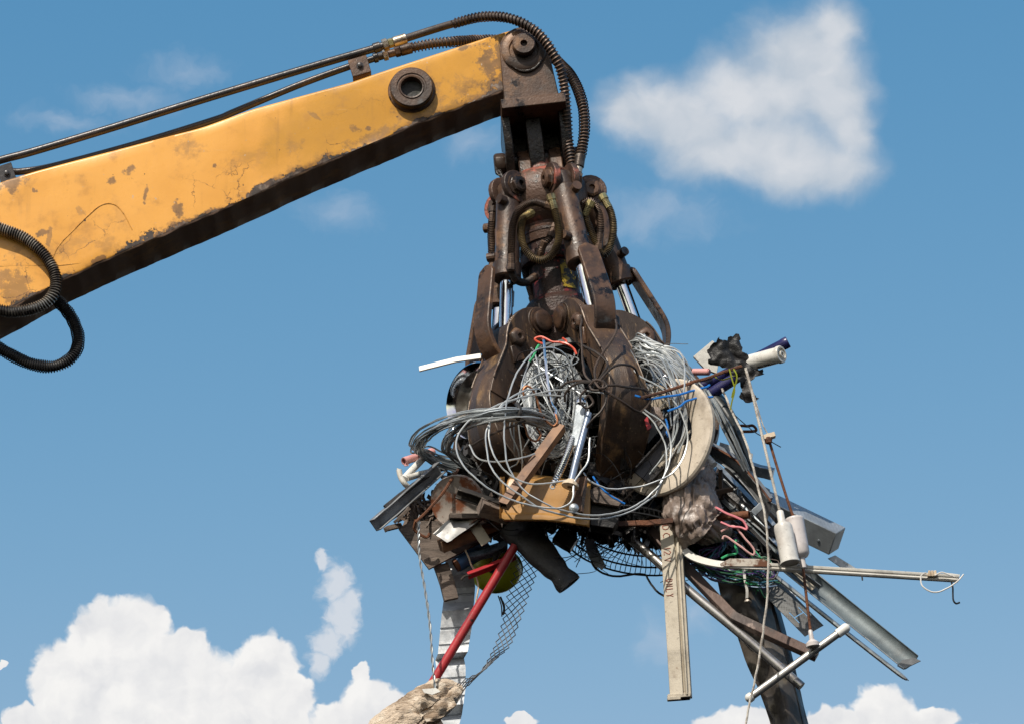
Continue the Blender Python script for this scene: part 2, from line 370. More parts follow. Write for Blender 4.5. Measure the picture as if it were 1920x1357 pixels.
mat('navy_plastic', (0.02, 0.022, 0.11), 0.3, 0, ((0.012, 0.013, 0.06), 5, .45, .65), [], [(40, .05)])
mat('red_paint', (0.42, 0.03, 0.035), 0.38, 0, ((0.30, 0.02, 0.03), 5, .45, .7), [((0.05, 0.02, 0.02), 16, .66, .72, .6, 0)], [(40, .1)])
mat('lime_plastic', (0.62, 0.66, 0.03), 0.35, 0, ((0.52, 0.56, 0.025), 4, .45, .7), [((0.10, 0.09, 0.03), 10, .62, .72, .6, 0)], [(30, .05)])
mat('blue_tin', (0.04, 0.11, 0.24), 0.4, 0.2, ((0.025, 0.06, 0.13), 6, .45, .7), [(RUST, 14, .6, .68, .7, 0)], [(40, .1)])
mat('blue_weave', (0.10, 0.14, 0.19), 0.7, 0, ((0.05, 0.07, 0.10), 130, .42, .58), [], [(150, .6)])
mat('grey_wood', (0.17, 0.13, 0.105), 0.75, 0, [((0.09, 0.068, 0.055), 5, .42, .6), ((0.24, 0.19, 0.155), 12, .52, .7)], [], [(24, .3), (90, .4)], stretch=(1.5, 3, 7))
mat('brown_wood', (0.20, 0.105, 0.05), 0.7, 0, [((0.09, 0.05, 0.03), 4, .42, .62)], [], [(24, .3), (90, .3)], stretch=(1.5, 3, 6))
mat('stick_wood', (0.30, 0.16, 0.085), 0.62, 0, [((0.18, 0.095, 0.055), 8, .42, .62)], [((0.10, 0.05, 0.03), 18, .6, .7, .7, 0)], [(60, .2)])
mat('dark_metal', (0.038, 0.036, 0.036), 0.35, 0.45, [((0.075, 0.065, 0.055), 4, .45, .65)], [((0.11, 0.06, 0.035), 9, .64, .74, .7, 0)], [(18, .2), (60, .15)])
mat('bronze_sheet', (0.17, 0.145, 0.12), 0.36, 0.5, [((0.075, 0.065, 0.058), 3, .42, .62), ((0.28, 0.235, 0.18), 6, .56, .76)], [], [(9, .3), (60, .15)])
mat('rough_grey_sheet', (0.27, 0.28, 0.29), 0.5, 0.4, [((0.14, 0.145, 0.15), 5, .42, .65)], [((0.13, 0.065, 0.03), 12, .64, .74, .7, 0)], [(30, .15)])
mat('blackpoly', (0.014, 0.0135, 0.014), 0.42, 0, ((0.03, 0.028, 0.028), 9, .5, .7), [], [(26, .5), (80, .3)], spec=.3)
mat('black_boot', (0.03, 0.028, 0.028), 0.5, 0, ((0.052, 0.047, 0.045), 6, .45, .65), [((0.34, 0.33, 0.31), 24, .67, .72, .6, 0)], [(20, .3), (80, .3)])
mat('rubber_sheet', (0.018, 0.021, 0.022), 0.45, 0, ((0.035, 0.04, 0.04), 5, .45, .65), [], [(30, .15)])
mat('rope', (0.55, 0.51, 0.45), 0.8, 0, ((0.32, 0.28, 0.24), 30, .45, .6), [], [(200, .5)])
mat('hessian', (0.62, 0.50, 0.38), 0.8, 0, [((0.27, 0.19, 0.125), 7, .45, .62), ((0.70, 0.60, 0.48), 16, .52, .66), ((0.20, 0.14, 0.10), 30, .6, .72)], [], [(30, 1.0), (110, .9)], stretch=(.7, 1.4, 1.4))
mat('bag_plastic', (0.30, 0.235, 0.20), 0.34, 0, [((0.17, 0.125, 0.10), 6, .42, .62), ((0.46, 0.41, 0.38), 12, .58, .74)], [], [(14, .5), (50, .4)])
mat('blue_cable', (0.015, 0.17, 0.55), 0.35, 0, None, [], [], grime=0)
mat('orange_cable', (0.72, 0.10, 0.05), 0.4, 0, None, [], [], grime=0)
mat('green_cable', (0.06, 0.42, 0.18), 0.4, 0, None, [], [], grime=0)
mat('purple_cable', (0.11, 0.05, 0.19), 0.4, 0, None, [], [])
mat('teal_cable', (0.05, 0.16, 0.22), 0.4, 0, None, [], [])
mat('dkgreen_cable', (0.03, 0.13, 0.06), 0.4, 0, None, [], [])
mat('lightblue_cable', (0.22, 0.33, 0.48), 0.4, 0, None, [], [])
mat('pink_wire', (0.70, 0.22, 0.25), 0.4, 0, None, [], [])
mat('lime_ribbon', (0.30, 0.33, 0.02), 0.4, 0, None, [], [(40, .2)], grime=0)
mat('copper', (0.36, 0.15, 0.07), 0.4, 0.7, (RUSTD, 10, .5, .7), [], [])
mat('weld_yellow', (0.62, 0.29, 0.05), 0.45, 0, ((0.40, 0.18, 0.03), 20, .45, .6), [((0.10, 0.05, 0.03), 40, .62, .68, .7, 0)], [(60, .4)])
mat('red_ink', (0.40, 0.13, 0.09), 0.7, grime=0)
mat('black_ink', (0.05, 0.05, 0.05), 0.7, grime=0)
mat('dark_bore', (0.008, 0.007, 0.006), 0.5, 0, ((0.025, 0.028, 0.015), 8, .45, .65), [], [(30, .4)])
mat('maroon_cloth', (0.10, 0.012, 0.03), 0.85, 0, ((0.05, 0.008, 0.015), 12, .45, .65), [], [(60, .6)])
mat('ground_dirt', (0.33, 0.28, 0.22), 0.9, 0, [((0.19, 0.155, 0.12), 0.3, .42, .62), ((0.36, 0.31, 0.25), 1.7, .5, .7)], [], [(3, .4)], grime=0)
# perforated sheet: rows of punched dots, far below the size at which holes could be told apart
def perforated(name, base, dark, pitch, rough=0.45, metal=0.6):
    m = mat(name, base, rough, metal, ((base[0] * .7, base[1] * .7, base[2] * .7), 5, .42, .65)); t = NT.__new__(NT); t.t = m.node_tree
    b = [n for n in t.t.nodes if n.type == 'BSDF_PRINCIPLED'][0]
    tc = t.n('ShaderNodeTexCoord'); v = t.n('ShaderNodeTexVoronoi', feature='F1', i={'Vector': tc.outputs['Object'], 'Scale': 1.0 / pitch, 'Randomness': 0.0})
    src = b.inputs['Base Color'].links[0].from_socket
    t.set(b.inputs['Base Color'], t.mix(t.ss(v.outputs['Distance'], 0.40, 0.30), src, c4(dark))); return m
perforated('perforated_zinc', (0.44, 0.47, 0.49), (0.20, 0.21, 0.22), 0.0065)
perforated('perforated_grey', (0.20, 0.20, 0.195), (0.06, 0.06, 0.055), 0.0075, 0.55, 0.4)
# hazard marking on the column
mat('yellow_flaking', (0.40, 0.27, 0.02), 0.5, 0, None, [((0.02, 0.014, 0.011), 26, .46, .52, .4, 0)], [(40, .3)])

# ------------------------------------------------------------------ ground
gb = MB(); n = 48
ring = [[Vector((math.cos(2 * math.pi * j / n) * r, math.sin(2 * math.pi * j / n) * r, 0)) for j in range(n)] for r in (0.5, 12, 60, 400, 3000, 9000)]
gb.loft(ring, cap=True)
gr = obj('ground', gb, MATS['ground_dirt']); gr['kind'] = 'structure'

# ================================================================== the yellow loader arm
ARM = empty('loader_arm', P(500, 300, 0), 'thick yellow steel crane arm with chipped paint and a round bearing hole', 'crane arm')
AW = 0.145
top = [(-1000, 690), (-300, 455), (0, 341), (60, 322), (130, 303), (380, 238), (470, 205), (660, 153), (700, 139), (800, 106), (930, 64), (1002, 44)]
bot = [(-1000, 1100), (-300, 765), (0, 597), (120, 529), (200, 491), (330, 433), (480, 368), (560, 329), (700, 270), (780, 236), (870, 200), (940, 172), (1002, 150)]
def pl(tab, x):
    for (a, b), (c, d) in zip(tab, tab[1:]):
        if a <= x <= c: return b + (d - b) * (x - a) / (c - a)
    return tab[-1][1]
def sm(tab, x): return sum(pl(tab, min(1002, max(-1000, x + k))) for k in (-14, -7, 0, 7, 14)) / 5
xs = [-1000, -800, -600, -400, -250, -150, -80] + list(range(-40, 1003, 6)) + [1002]
NT_ = 10
rings = []; uvs = []; L = 0.0; prev = None
for x in xs:
    yt, yb = sm(top, x), sm(bot, x)
    T = P(x, yt, AW); B = P(x, yb, AW)
    if prev is not None: L += (T - prev).length
    prev = T
    jb = mnoise.noise(Vector((x * 0.035, 1.3, 0))) * 0.010 + mnoise.noise(Vector((x * 0.15, 7.3, 0))) * 0.004
    hgt = T.z - B.z; r = 0.014
    ring = []; uv = []
    for q in range(NT_ + 1):                              # front face bottom to top
        f = q / NT_; z = B.z + r + (hgt - 2 * r) * f
        dent = 0.0035 * mnoise.noise(Vector((x * 0.008, f * 2.2, 4.0)))
        ring.append(Vector((T.x, -AW - dent, z))); uv.append((L, z - B.z))
    for a in (30, 60): ring.append(Vector((T.x, -AW + r - r * math.cos(rad(a)), T.z - r + r * math.sin(rad(a))))); uv.append((L, hgt))
    ring.append(Vector((T.x, -AW + r, T.z))); uv.append((L, hgt))
    ring.append(Vector((T.x, AW - r, T.z))); uv.append((L, hgt))
    ring.append(Vector((T.x, AW, T.z - r))); uv.append((L, hgt - r))
    ring.append(Vector((T.x, AW, B.z + 0.004))); uv.append((L, 0.0))
    bz = B.z + jb * 0.5
    ring.append(Vector((T.x, AW - 0.004 + jb * .3, bz))); uv.append((L, -0.3))
    for q in (0.66, 0.33, 0.0):
        ring.append(Vector((T.x, -AW + 0.006 + (2 * AW - 0.01) * q, bz + 0.004 * mnoise.noise(Vector((x * .03, q * 9, 2)))))); uv.append((L, -0.3 + 0.28 * (1 - q)))
    ring.append(Vector((T.x, -AW + 0.001, B.z + 0.006))); uv.append((L, 0.004))
    rings.append(ring); uvs.append(uv)
# keep the front edge itself a little ragged
me = bpy.data.meshes.new('arm_beam'); nr = len(rings[0]); inv = mw(ARM).inverted()
vs = [inv @ p for r in rings for p in r]; fs = []
for k in range(len(rings) - 1):
    for j in range(nr): fs.append((k * nr + j, k * nr + (j + 1) % nr, (k + 1) * nr + (j + 1) % nr, (k + 1) * nr + j))
fs.append(tuple(range(nr))); fs.append(tuple((len(rings) - 1) * nr + j for j in range(nr)))
me.from_pydata([tuple(v) for v in vs], [], fs)
ul = me.uv_layers.new(name='UVMap'); fu = [q for r in uvs for q in r]
for lp in me.loops: ul.data[lp.index].uv = fu[lp.vertex_index]
bm = bmesh.new(); bm.from_mesh(me); bmesh.ops.recalc_face_normals(bm, faces=bm.faces); bm.to_mesh(me); bm.free()
me.shade_smooth(); me.set_sharp_from_angle(angle=rad(40))
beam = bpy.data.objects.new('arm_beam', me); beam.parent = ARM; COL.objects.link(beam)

def yellow_paint():
    m = bpy.data.materials.new('yellow_arm_paint'); m.use_nodes = True; t = NT(m.node_tree)
    tc = t.n('ShaderNodeTexCoord'); o = tc.outputs['Object']
    uv = t.n('ShaderNodeSeparateXYZ', i={0: tc.outputs['UV']}); v = uv.outputs[1]; u = uv.outputs[0]
    n1 = t.noise(o, 2.3, 5, .55); n2 = t.noise(o, 9.0, 8, .65); n3 = t.noise(t.vm('ADD', o, (5, 1, 2)), 30.0, 6, .6); n4 = t.noise(t.vm('ADD', o, (1, 8, 2)), 5.0, 9, .68)
    sx_ = t.n('ShaderNodeSeparateXYZ', i={0: o}).outputs[0]
    rp = t.ss(t.m('ADD', sx_, t.m('MULTIPLY', t.m('SUBTRACT', t.noise(o, 3.0, 5, .6), .5), 1.6)), -.15, .35)
    c = t.mix(rp, t.mix(t.ss(n1, .38, .64), c4((0.80, 0.39, 0.08)), c4((0.71, 0.33, 0.055))), t.mix(t.ss(n1, .36, .62), c4((0.66, 0.32, 0.045)), c4((0.53, 0.255, 0.03))))
    c = t.mix(t.m('MULTIPLY', t.ss(n2, .55, .75), .5), c, c4((0.37, 0.16, 0.028)))
    c = t.mix(t.m('MULTIPLY', t.ss(n4, .56, .70), .55), c, c4((0.34, 0.17, 0.05)))
    # fine streaky grime that ran down the plate
    sv = t.vm('MULTIPLY', o, (26, 1, 2.2)); c = t.mix(t.m('MULTIPLY', t.ss(t.noise(sv, 1.0, 6, .6), .56, .78), .35), c, c4((0.30, 0.15, 0.04)))
    # grime patches at their own places, with some cast shadow painted in
    nn = t.noise(t.vm('ADD', o, (2.1, 0, 1.3)), 24.0, 8, .7)
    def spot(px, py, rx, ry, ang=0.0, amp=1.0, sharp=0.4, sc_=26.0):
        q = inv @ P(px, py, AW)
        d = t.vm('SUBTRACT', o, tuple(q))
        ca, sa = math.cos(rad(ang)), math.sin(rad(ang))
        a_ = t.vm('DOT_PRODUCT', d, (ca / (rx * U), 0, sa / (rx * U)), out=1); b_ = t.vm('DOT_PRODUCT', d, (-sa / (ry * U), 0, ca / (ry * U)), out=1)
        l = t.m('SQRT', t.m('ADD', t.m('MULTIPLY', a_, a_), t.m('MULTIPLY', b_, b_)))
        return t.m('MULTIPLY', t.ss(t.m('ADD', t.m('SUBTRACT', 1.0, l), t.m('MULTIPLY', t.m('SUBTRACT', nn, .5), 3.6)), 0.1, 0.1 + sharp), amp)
    def mx(a, b): return t.m('MAXIMUM', a, b)
    stain_shade = None
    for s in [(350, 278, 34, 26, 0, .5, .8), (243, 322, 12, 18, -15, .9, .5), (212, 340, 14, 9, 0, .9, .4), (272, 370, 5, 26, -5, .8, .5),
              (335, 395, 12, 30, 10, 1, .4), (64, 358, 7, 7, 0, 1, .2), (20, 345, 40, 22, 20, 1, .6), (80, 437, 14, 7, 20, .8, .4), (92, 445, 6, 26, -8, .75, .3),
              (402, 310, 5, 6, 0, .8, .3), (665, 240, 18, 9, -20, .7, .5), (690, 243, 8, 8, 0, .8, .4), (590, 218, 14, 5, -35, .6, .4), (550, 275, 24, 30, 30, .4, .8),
              (785, 184, 78, 70, 20, .75, 1.0), (915, 120, 24, 45, 12, .95, .5), (925, 165, 44, 40, 20, 1, .6), (895, 185, 60, 30, 22, .9, .8), (845, 205, 60, 24, 22, .6, .9), (870, 90, 24, 9, 20, .8, .4), (880, 165, 60, 30, 22, .7, 1.0),  # boss patch mixes grime with its shadow; the next paints the bracket's shadow
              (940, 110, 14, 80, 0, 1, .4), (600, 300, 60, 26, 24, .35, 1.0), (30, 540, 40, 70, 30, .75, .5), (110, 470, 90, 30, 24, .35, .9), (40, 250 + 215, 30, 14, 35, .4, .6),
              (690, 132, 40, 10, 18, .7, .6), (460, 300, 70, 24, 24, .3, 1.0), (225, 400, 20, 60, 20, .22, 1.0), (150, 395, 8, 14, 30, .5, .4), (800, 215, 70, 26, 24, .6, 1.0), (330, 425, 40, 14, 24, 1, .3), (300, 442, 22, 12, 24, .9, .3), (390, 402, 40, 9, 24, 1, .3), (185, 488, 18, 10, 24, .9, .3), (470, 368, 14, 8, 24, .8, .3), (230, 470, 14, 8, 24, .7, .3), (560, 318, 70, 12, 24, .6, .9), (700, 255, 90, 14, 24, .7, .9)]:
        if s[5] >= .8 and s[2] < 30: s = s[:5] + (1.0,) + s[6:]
        f = spot(*s); stain_shade = f if stain_shade is None else mx(stain_shade, f)
    c = t.mix(t.m('MULTIPLY', stain_shade, .74), c, t.mix(t.ss(n3, .4, .6), c4((0.045, 0.025, 0.016)), c4((0.12, 0.06, 0.03))))
    # pinpoint chips
    ch = t.ss(t.noise(t.vm('ADD', o, (3, 3, 3)), 34.0, 4, .55), .715, .745)
    c = t.mix(ch, c, c4((0.06, 0.03, 0.018)))
    ch2 = t.ss(t.noise(t.vm('ADD', o, (9, 3, 3)), 46.0, 3, .5), .735, .76); c = t.mix(ch2, c, c4((0.52, 0.40, 0.30)))
    # fine scratches
    for ang, off in ((28, 1.0), (-50, 5.0), (75, 9.0)):
        mp = t.n('ShaderNodeMapping', i={0: o, 1: (off, 0, off), 2: (0, rad(ang), 0), 3: (3.0, 1, 120.0)})
        f = t.m('MULTIPLY', t.ss(t.noise(mp.outputs[0], 1.0, 2, .5), .73, .77), t.ss(n4, .45, .6)); c = t.mix(t.m('MULTIPLY', f, .6), c, c4((0.72, 0.48, 0.24)))
    # cracked paint
    wv_ = t.vm('ADD', o, t.vm('MULTIPLY', t.vm('SUBTRACT', t.noise(o, 14.0, 5, .6, out=1), (.5, .5, .5)), (.10, .10, .10)))
    vo = t.n('ShaderNodeTexVoronoi', feature='DISTANCE_TO_EDGE', i={'Vector': wv_, 'Scale': 5.5})
    crack = t.m('MULTIPLY', t.ss(vo.outputs['Distance'], .012, .004), t.m('MULTIPLY', t.ss(t.noise(t.vm('ADD', o, (4, 4, 1)), 3.0, 4, .6), .47, .56), t.ss(v, .30, .12)))
    c = t.mix(t.m('MULTIPLY', crack, .85), c, c4((0.10, 0.045, 0.02)))
    # paint flaked off along the lower edge, ragged, in runs
    run = t.ss(t.noise(t.n('ShaderNodeCombineXYZ', i={0: u, 1: 0.0, 2: 0.0}).outputs[0], 3.4, 3, .5), .38, .74, 0.008, 0.078)
    nz = t.noise(t.vm('ADD', o, (2, 0, 6)), 12.0, 10, .68)
    edge = t.m('SUBTRACT', t.m('MULTIPLY', run, t.ss(nz, .36, .66, 0.0, 1.6)), v)
    fl = t.ss(edge, 0.0, 0.003)
    rim = t.m('MULTIPLY', t.ss(edge, -0.03, 0.0), t.ss(n3, .40, .62))
    c = t.mix(t.m('MULTIPLY', rim, .75), c, c4((0.20, 0.095, 0.035)))
    bare = t.mix(t.ss(n2, .42, .6), c4((0.035, 0.024, 0.019)), t.mix(t.ss(n3, .45, .6), c4((0.10, 0.055, 0.035)), c4((0.25, 0.19, 0.15))))
    c = t.mix(fl, c, bare)
    # bottom plate: rust and dried grease, only traces of yellow left
    und = t.ss(v, 0.004, -0.002)
    c = t.mix(und, c, t.mix(t.ss(n4, .48, .68), c4((0.24, 0.15, 0.105)), t.mix(t.ss(n3, .5, .7), c4((0.38, 0.22, 0.11)), c4((0.15, 0.10, 0.07)))))
    dirty = t.m('MAXIMUM', t.m('MAXIMUM', fl, und), t.m('MULTIPLY', stain_shade, .7))
    ro = t.m('ADD', t.m('MULTIPLY', dirty, .3), t.m('ADD', .29, t.m('MULTIPLY', t.m('SUBTRACT', n2, .5), .25)), clamp=True)
    b = t.n('ShaderNodeBsdfPrincipled', i={'Base Color': c, 'Roughness': ro, 'Specular IOR Level': 0.42})
    hgt = t.m('ADD', t.m('MULTIPLY', t.m('SUBTRACT', 1.0, fl), .6), t.m('ADD', t.m('MULTIPLY', n3, .15), t.m('MULTIPLY', n1, .8)))
    bp = t.n('ShaderNodeBump', i={'Height': hgt, 'Strength': .5, 'Distance': .006}); t.set(b.inputs['Normal'], bp.outputs[0])
    t.n('ShaderNodeOutputMaterial', i={0: b.outputs[0]}); return m
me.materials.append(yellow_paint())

YF = Vector((0, -1, 0))
def bolt_mb(mb, p, ax, r, h, hexa=True):
    mb.lathe([(r * 1.35, -0.002), (r * 1.35, h * .25)], p, ax, 16); mb.lathe([(r, h * .25), (r, h * .9), (r * .8, h)], p, ax, 6 if hexa else 14)
# bearing boss through the arm
for pts in ([(96, 492), (110, 462), (140, 430), (165, 405), (190, 385), (214, 384), (232, 402), (248, 432)], [(-60, 503), (0, 500), (60, 498), (110, 498), (152, 494)]):
    b = MB(); b.tube(spl(PX(pts, AW - .0012), 8), .0032, 6); obj('weld_seam', b, MATS['weld_yellow'], ARM)
c = P(772, 171, AW); b = MB()
b.lathe([(0.116, -0.004), (0.114, 0.004), (0.108, 0.010), (0.102, 0.012)], c, YF, 40, cap=False)
bs = obj('bearing_weld', b, MATS['greasy_steel'], ARM)
b = MB(); b.lathe([(0.103, 0.0), (0.103, 0.046), (0.098, 0.052), (0.072, 0.052), (0.070, 0.047), (0.062, 0.047), (0.058, 0.052), (0.052, 0.050), (0.051, 0.004)], c, YF, 48, cap=False)
boss = obj('bearing_boss', b, MATS['greasy_steel'], ARM)
b = MB(); b.lathe([(0.0005, 0.006), (0.052, 0.006), (0.052, 0.012)], c, YF, 32, cap=False); obj('bore', b, MATS['dark_bore'], boss)
c2 = P(772, 171, 0); c2.y = AW; c2.z = c.z
b = MB(); b.lathe([(0.103, -0.002), (0.103, 0.046), (0.098, 0.052), (0.058, 0.052), (0.051, 0.004), (0.0005, 0.004)], c2, -YF, 40, cap=False); obj('bearing_boss', b, MATS['greasy_steel'], ARM)

# hard hydraulic lines along the top
def pathpx(pts, d, n=8): return spl(PX(pts, d), n)
lineA = pathpx([(-400, 425), (-150, 345), (0, 301), (60, 285), (200, 243), (400, 181), (600, 121), (700, 92), (722, 85)], 0.05)
b = MB(); b.tube(lineA, 0.0195, 12); pa = obj('hydraulic_pipe', b, MATS['dark_pipe'], ARM)
lineB = pathpx([(-400, 455), (-150, 368), (0, 326), (40, 322), (100, 312), (250, 272), (400, 226), (440, 210), (560, 160), (650, 127), (712, 107)], -0.03)
b = MB(); b.tube(lineB, 0.017, 12); pb = obj('hydraulic_pipe', b, MATS['dark_pipe'], ARM)
def fitting(parent, A, B, r0, steps, m='brown_hose_spring'):
    A, B = Vector(A), Vector(B); t = (B - A).normalized(); Ln = (B - A).length
    out = []
    for (a, e, r, sides, mm) in steps:
        b = MB(); b.lathe([(r * .86, Ln * a), (r, Ln * a + .003), (r, Ln * e - .003), (r * .86, Ln * e)], A, t, sides)
        out.append(obj('nut' if sides == 6 else 'ferrule', b, MATS[mm], parent))
    return out
ha = [P(715, 87, .05), P(757, 74, .05)]
fitting(pa, P(700, 92, .05), P(762, 72, .05), 0, [(0, .22, .026, 12, 'dark_pipe'), (.28, .45, .031, 6, 'nickel_fitting'), (.45, .60, .024, 6, 'brass_fitting'), (.60, 1.0, .026, 14, 'nickel_fitting')])
fitting(pb, P(700, 110, -.03), P(772, 90, -.03), 0, [(0, .12, .025, 12, 'dark_pipe'), (.12, .25, .019, 12, 'brown_rubber'), (.25, .38, .028, 6, 'nickel_fitting'), (.38, .58, .020, 12, 'brown_hose_spring'), (.56, .70, .027, 6, 'brown_hose_spring'), (.70, 1.0, .028, 14, 'brown_hose_spring')])
# hoses with spring guards that reach down to the grapple
def hose(parent, pts, r, R, wr, pitch, ms, mr='brown_rubber', span=(0, 1), name='hose', jit=0.06):
    b = MB(); b.tube(pts, r, 10); h = obj(name, b, MATS[mr], parent)
    n = len(pts); a, e = int(span[0] * (n - 1)), int(span[1] * (n - 1))
    b = MB(); b.coil(pts[a:e + 1], R, wr, pitch, 9, 4, jit); obj('spring_guard', b, MATS[ms], h); return h
hp = spl([P(757, 74, .05), P(800, 60, .05), P(850, 45, .10), P(905, 32, .18), P(960, 36, .25), P(1008, 62, .27), P(1040, 106, .26), P(1056, 150, .22), P(1062, 205, .18), P(1066, 265, .13), P(1074, 325, .14)], 10)
hose(ARM, hp, .0195, .0235, .0035, .0185, 'brown_hose_spring', span=(.2, 1))
hq = spl([P(768, 91, -.03), P(810, 83, -.04), P(850, 79, -.06), P(900, 76, -.17), P(965, 78, -.26), P(1020, 96, -.22), P(1052, 122, -.08), P(1076, 152, .04), P(1092, 195, .10), P(1096, 240, .12), P(1091, 280, .13), P(1086, 300, .14)], 10)
hose(ARM, hq, .0195, .0255, .0036, .0175, 'brown_hose_spring', span=(0, 1))
hqf = fitting(ARM, P(1088, 292, .14), P(1080, 345, .15), 0, [(0, .42, .026, 14, 'steel_spring'), (.42, .62, .021, 12, 'nickel_fitting'), (.62, .74, .026, 6, 'nickel_fitting'), (.74, 1.0, .019, 12, 'red_worn_paint')])
# pipe clamps: a folded plate with a bolt
for (x, y, w, h, ang) in ((674, 124, 36, 33, -17), (12, 326, 30, 36, -18)):
    for dd in (0.062,):
        C0 = P(x, y, 0); ca, sa = math.cos(rad(ang)), math.sin(rad(ang))
        def q(a, b_): return P(x + a * ca - b_ * sa, y + a * sa + b_ * ca, 0.075)
        b = MB(); b.prism([q(-w / 2, -h / 2), q(w / 2, -h / 2), q(w / 2, h / 2), q(-w / 2, h / 2)], Vector((0, 0.012, 0)))
        b.prism([q(-w / 2, h / 2 - 3), q(w / 2, h / 2 - 3), q(w / 2, h / 2), q(-w / 2, h / 2)], Vector((0, 0.14, 0)))
        cl = obj('pipe_clamp', b, MATS['greasy_steel'] if x > 300 else MATS['dark_pipe'], ARM, bevel=.002)
        b = MB(); bolt_mb(b, q(1, 0), YF, .013, .014); obj('bolt', b, MATS['dark_pipe'], cl)
# the two slack hoses at the left
hl = spl([P(-160, 372, .21), P(-70, 400, .20), P(0, 428, .185), (P(48, 448, .185)), P(86, 482, .185), P(104, 520, .19), P(100, 552, .20), P(78, 573, .20), P(40, 584, .20), P(0, 582, .20), P(-80, 560, .2), P(-160, 520, .2)], 10)
hose(ARM, hl, .022, .0262, .0040, .0125, 'steel_spring', 'black_rubber', jit=.03)
hb = spl([P(60, 510, -.05), P(105, 560, -.02), P(134, 596, 0), P(147, 636, .02), P(137, 667, .04), P(104, 686, .05), P(62, 683, .05), P(20, 665, .05), P(-40, 632, .05), P(-140, 600, .05)], 10)
hose(ARM, hb, .022, .0285, .0032, .0115, 'black_rubber', 'black_rubber', jit=.10)

# ================================================================== the hanger bracket on the arm's pin
TILT = rad(-6.8)
BRp = P(980, 90, 0.21); BRp.y = 0
BR = empty('hanger_bracket', BRp, 'greasy brown hanger bracket pinned over the tip of the arm', 'bracket', rot=(0, TILT, 0))
BM = mw(BR)
def loc(M_, x, y, z): return M_ @ Vector((x, y, z))
def place(mb, M_, ): 
    mb.v = [M_ @ p for p in mb.v]; return mb
for s in (-1, 1):                                            # cheek plates, y<0 is the camera side
    out = []
    for k in range(13):
        a = rad(-8 + 196 * k / 12); out.append(Vector((0.006 + 0.118 * math.cos(a), 0, 0.118 * math.sin(a))))
    out += [Vector((-0.122, 0, -0.28)), Vector((0.145, 0, -0.28))]
    b = MB(); b.prism([p + Vector((0, s * 0.165, 0)) for p in out], Vector((0, s * 0.03, 0))); place(b, BM)
    ck = obj('cheek_plate', b, MATS['greasy_steel'], BR, bevel=.004)
    b = MB(); b.lathe([(0.108, 0.0), (0.108, 0.012), (0.100, 0.018), (0.072, 0.018), (0.068, 0.010), (0.0, 0.010)], Vector((0.004, s * 0.195, -.008)), Vector((0, s, 0)), 40, cap=False); place(b, BM); obj('pin_washer', b, MATS['greasy_steel'], ck)
    b = MB(); b.lathe([(0.055, 0.0), (0.055, 0.05), (0.050, 0.056), (0.017, 0.056), (0.015, 0.03), (0.0, 0.03)], Vector((0.006, s * 0.20, 0.004)), Vector((0, s, 0)), 32, cap=False); place(b, BM); obj('pin', b, MATS['rust_steel'] if s > 0 else MATS['greasy_steel'], ck)
    if s < 0:
        b = MB(); arc = spl([Vector((0.006 + 0.09 * math.cos(rad(a)), -0.207, -.01 + 0.112 * math.sin(rad(a)))) for a in range(-165, -5, 16)], 3); b.tube(arc, .006, 8); place(b, BM); obj('lock_wire', b, MATS['black_grease'], ck)
b = MB(); b.box((0.015, 0, -0.305), Vector((0.155, 0, 0)), Vector((0, 0.27, 0)), Vector((0, 0, 0.025))); place(b, BM); obj('base_plate', b, MATS['greasy_steel'], BR, bevel=.004)
for x in (-0.122, 0.15):
    out = [Vector((0, -0.17, -0.33)), Vector((0, 0.17, -0.33)), Vector((0, 0.15, -0.45)), Vector((0, 0.09, -0.56)), Vector((0, 0.0, -0.60)), Vector((0, -0.09, -0.58)), Vector((0, -0.16, -0.47))]
    b = MB(); b.prism([p + Vector((x - .02, 0, 0)) for p in out], Vector((0.04, 0, 0))); place(b, BM); obj('clevis_plate', b, MATS['black_grease'], BR, bevel=.004)
b = MB(); b.prism([Vector((-0.03, -0.12, -0.33)), Vector((-0.03, 0.12, -0.33)), Vector((-0.03, 0.08, -0.56)), Vector((-0.03, -0.08, -0.58)), Vector((-0.03, -0.12, -0.45))], Vector((0.075, 0, 0))); place(b, BM); obj('clevis_plate', b, MATS['black_grease'], BR, bevel=.004)
b = MB(); b.box((0.012, 0.10, -0.42), Vector((0.125, 0, 0)), Vector((0, 0.012, 0)), Vector((0, 0, 0.10))); place(b, BM); obj('web_plate', b, MATS['black_grease'], BR)
b = MB(); b.lathe([(0.045, -0.19), (0.045, 0.20)], Vector((0.012, 0, -0.50)), Vector((1, 0, 0)), 20); place(b, BM); obj('cross_pin', b, MATS['black_grease'], BR)
b = MB(); b.lathe([(0.05, 0), (0.055, .012), (0.055, .045), (0.045, .055)], Vector((-0.142, 0, -0.50)), Vector((-1, 0, 0)), 6); place(b, BM); nn_ = obj('castle_nut', b, MATS['greasy_steel'], BR, bevel=.003)
b = MB(); b.tube(spl([loc(BM, -.19, -.03, -.52), loc(BM, -.185, -.05, -.57), loc(BM, -.15, -.05, -.60), loc(BM, -.12, -.06, -.585)], 6), .006, 6); b.tube(spl([loc(BM, -.18, -.05, -.55), loc(BM, -.16, -.06, -.60), loc(BM, -.13, -.07, -.61)], 6), .009, 6); obj('split_pin', b, MATS['black_grease'], nn_)

# ================================================================== the orange-peel grapple
GR = empty('grapple', P(1050, 600, 0), 'greasy brown five-tined hydraulic grapple hanging closed from the arm', 'grapple', rot=(0, TILT, 0))
GM = mw(GR)
def gob(name, b, m, parent=GR, **kw): place(b, GM); return obj(name, b, MATS[m], parent, **kw)
AZ = [22, 98, 170, 240, -50]; SW = [-6, -11, -5, -5, -1]
HZ = -0.07
HEADZ = 0.63
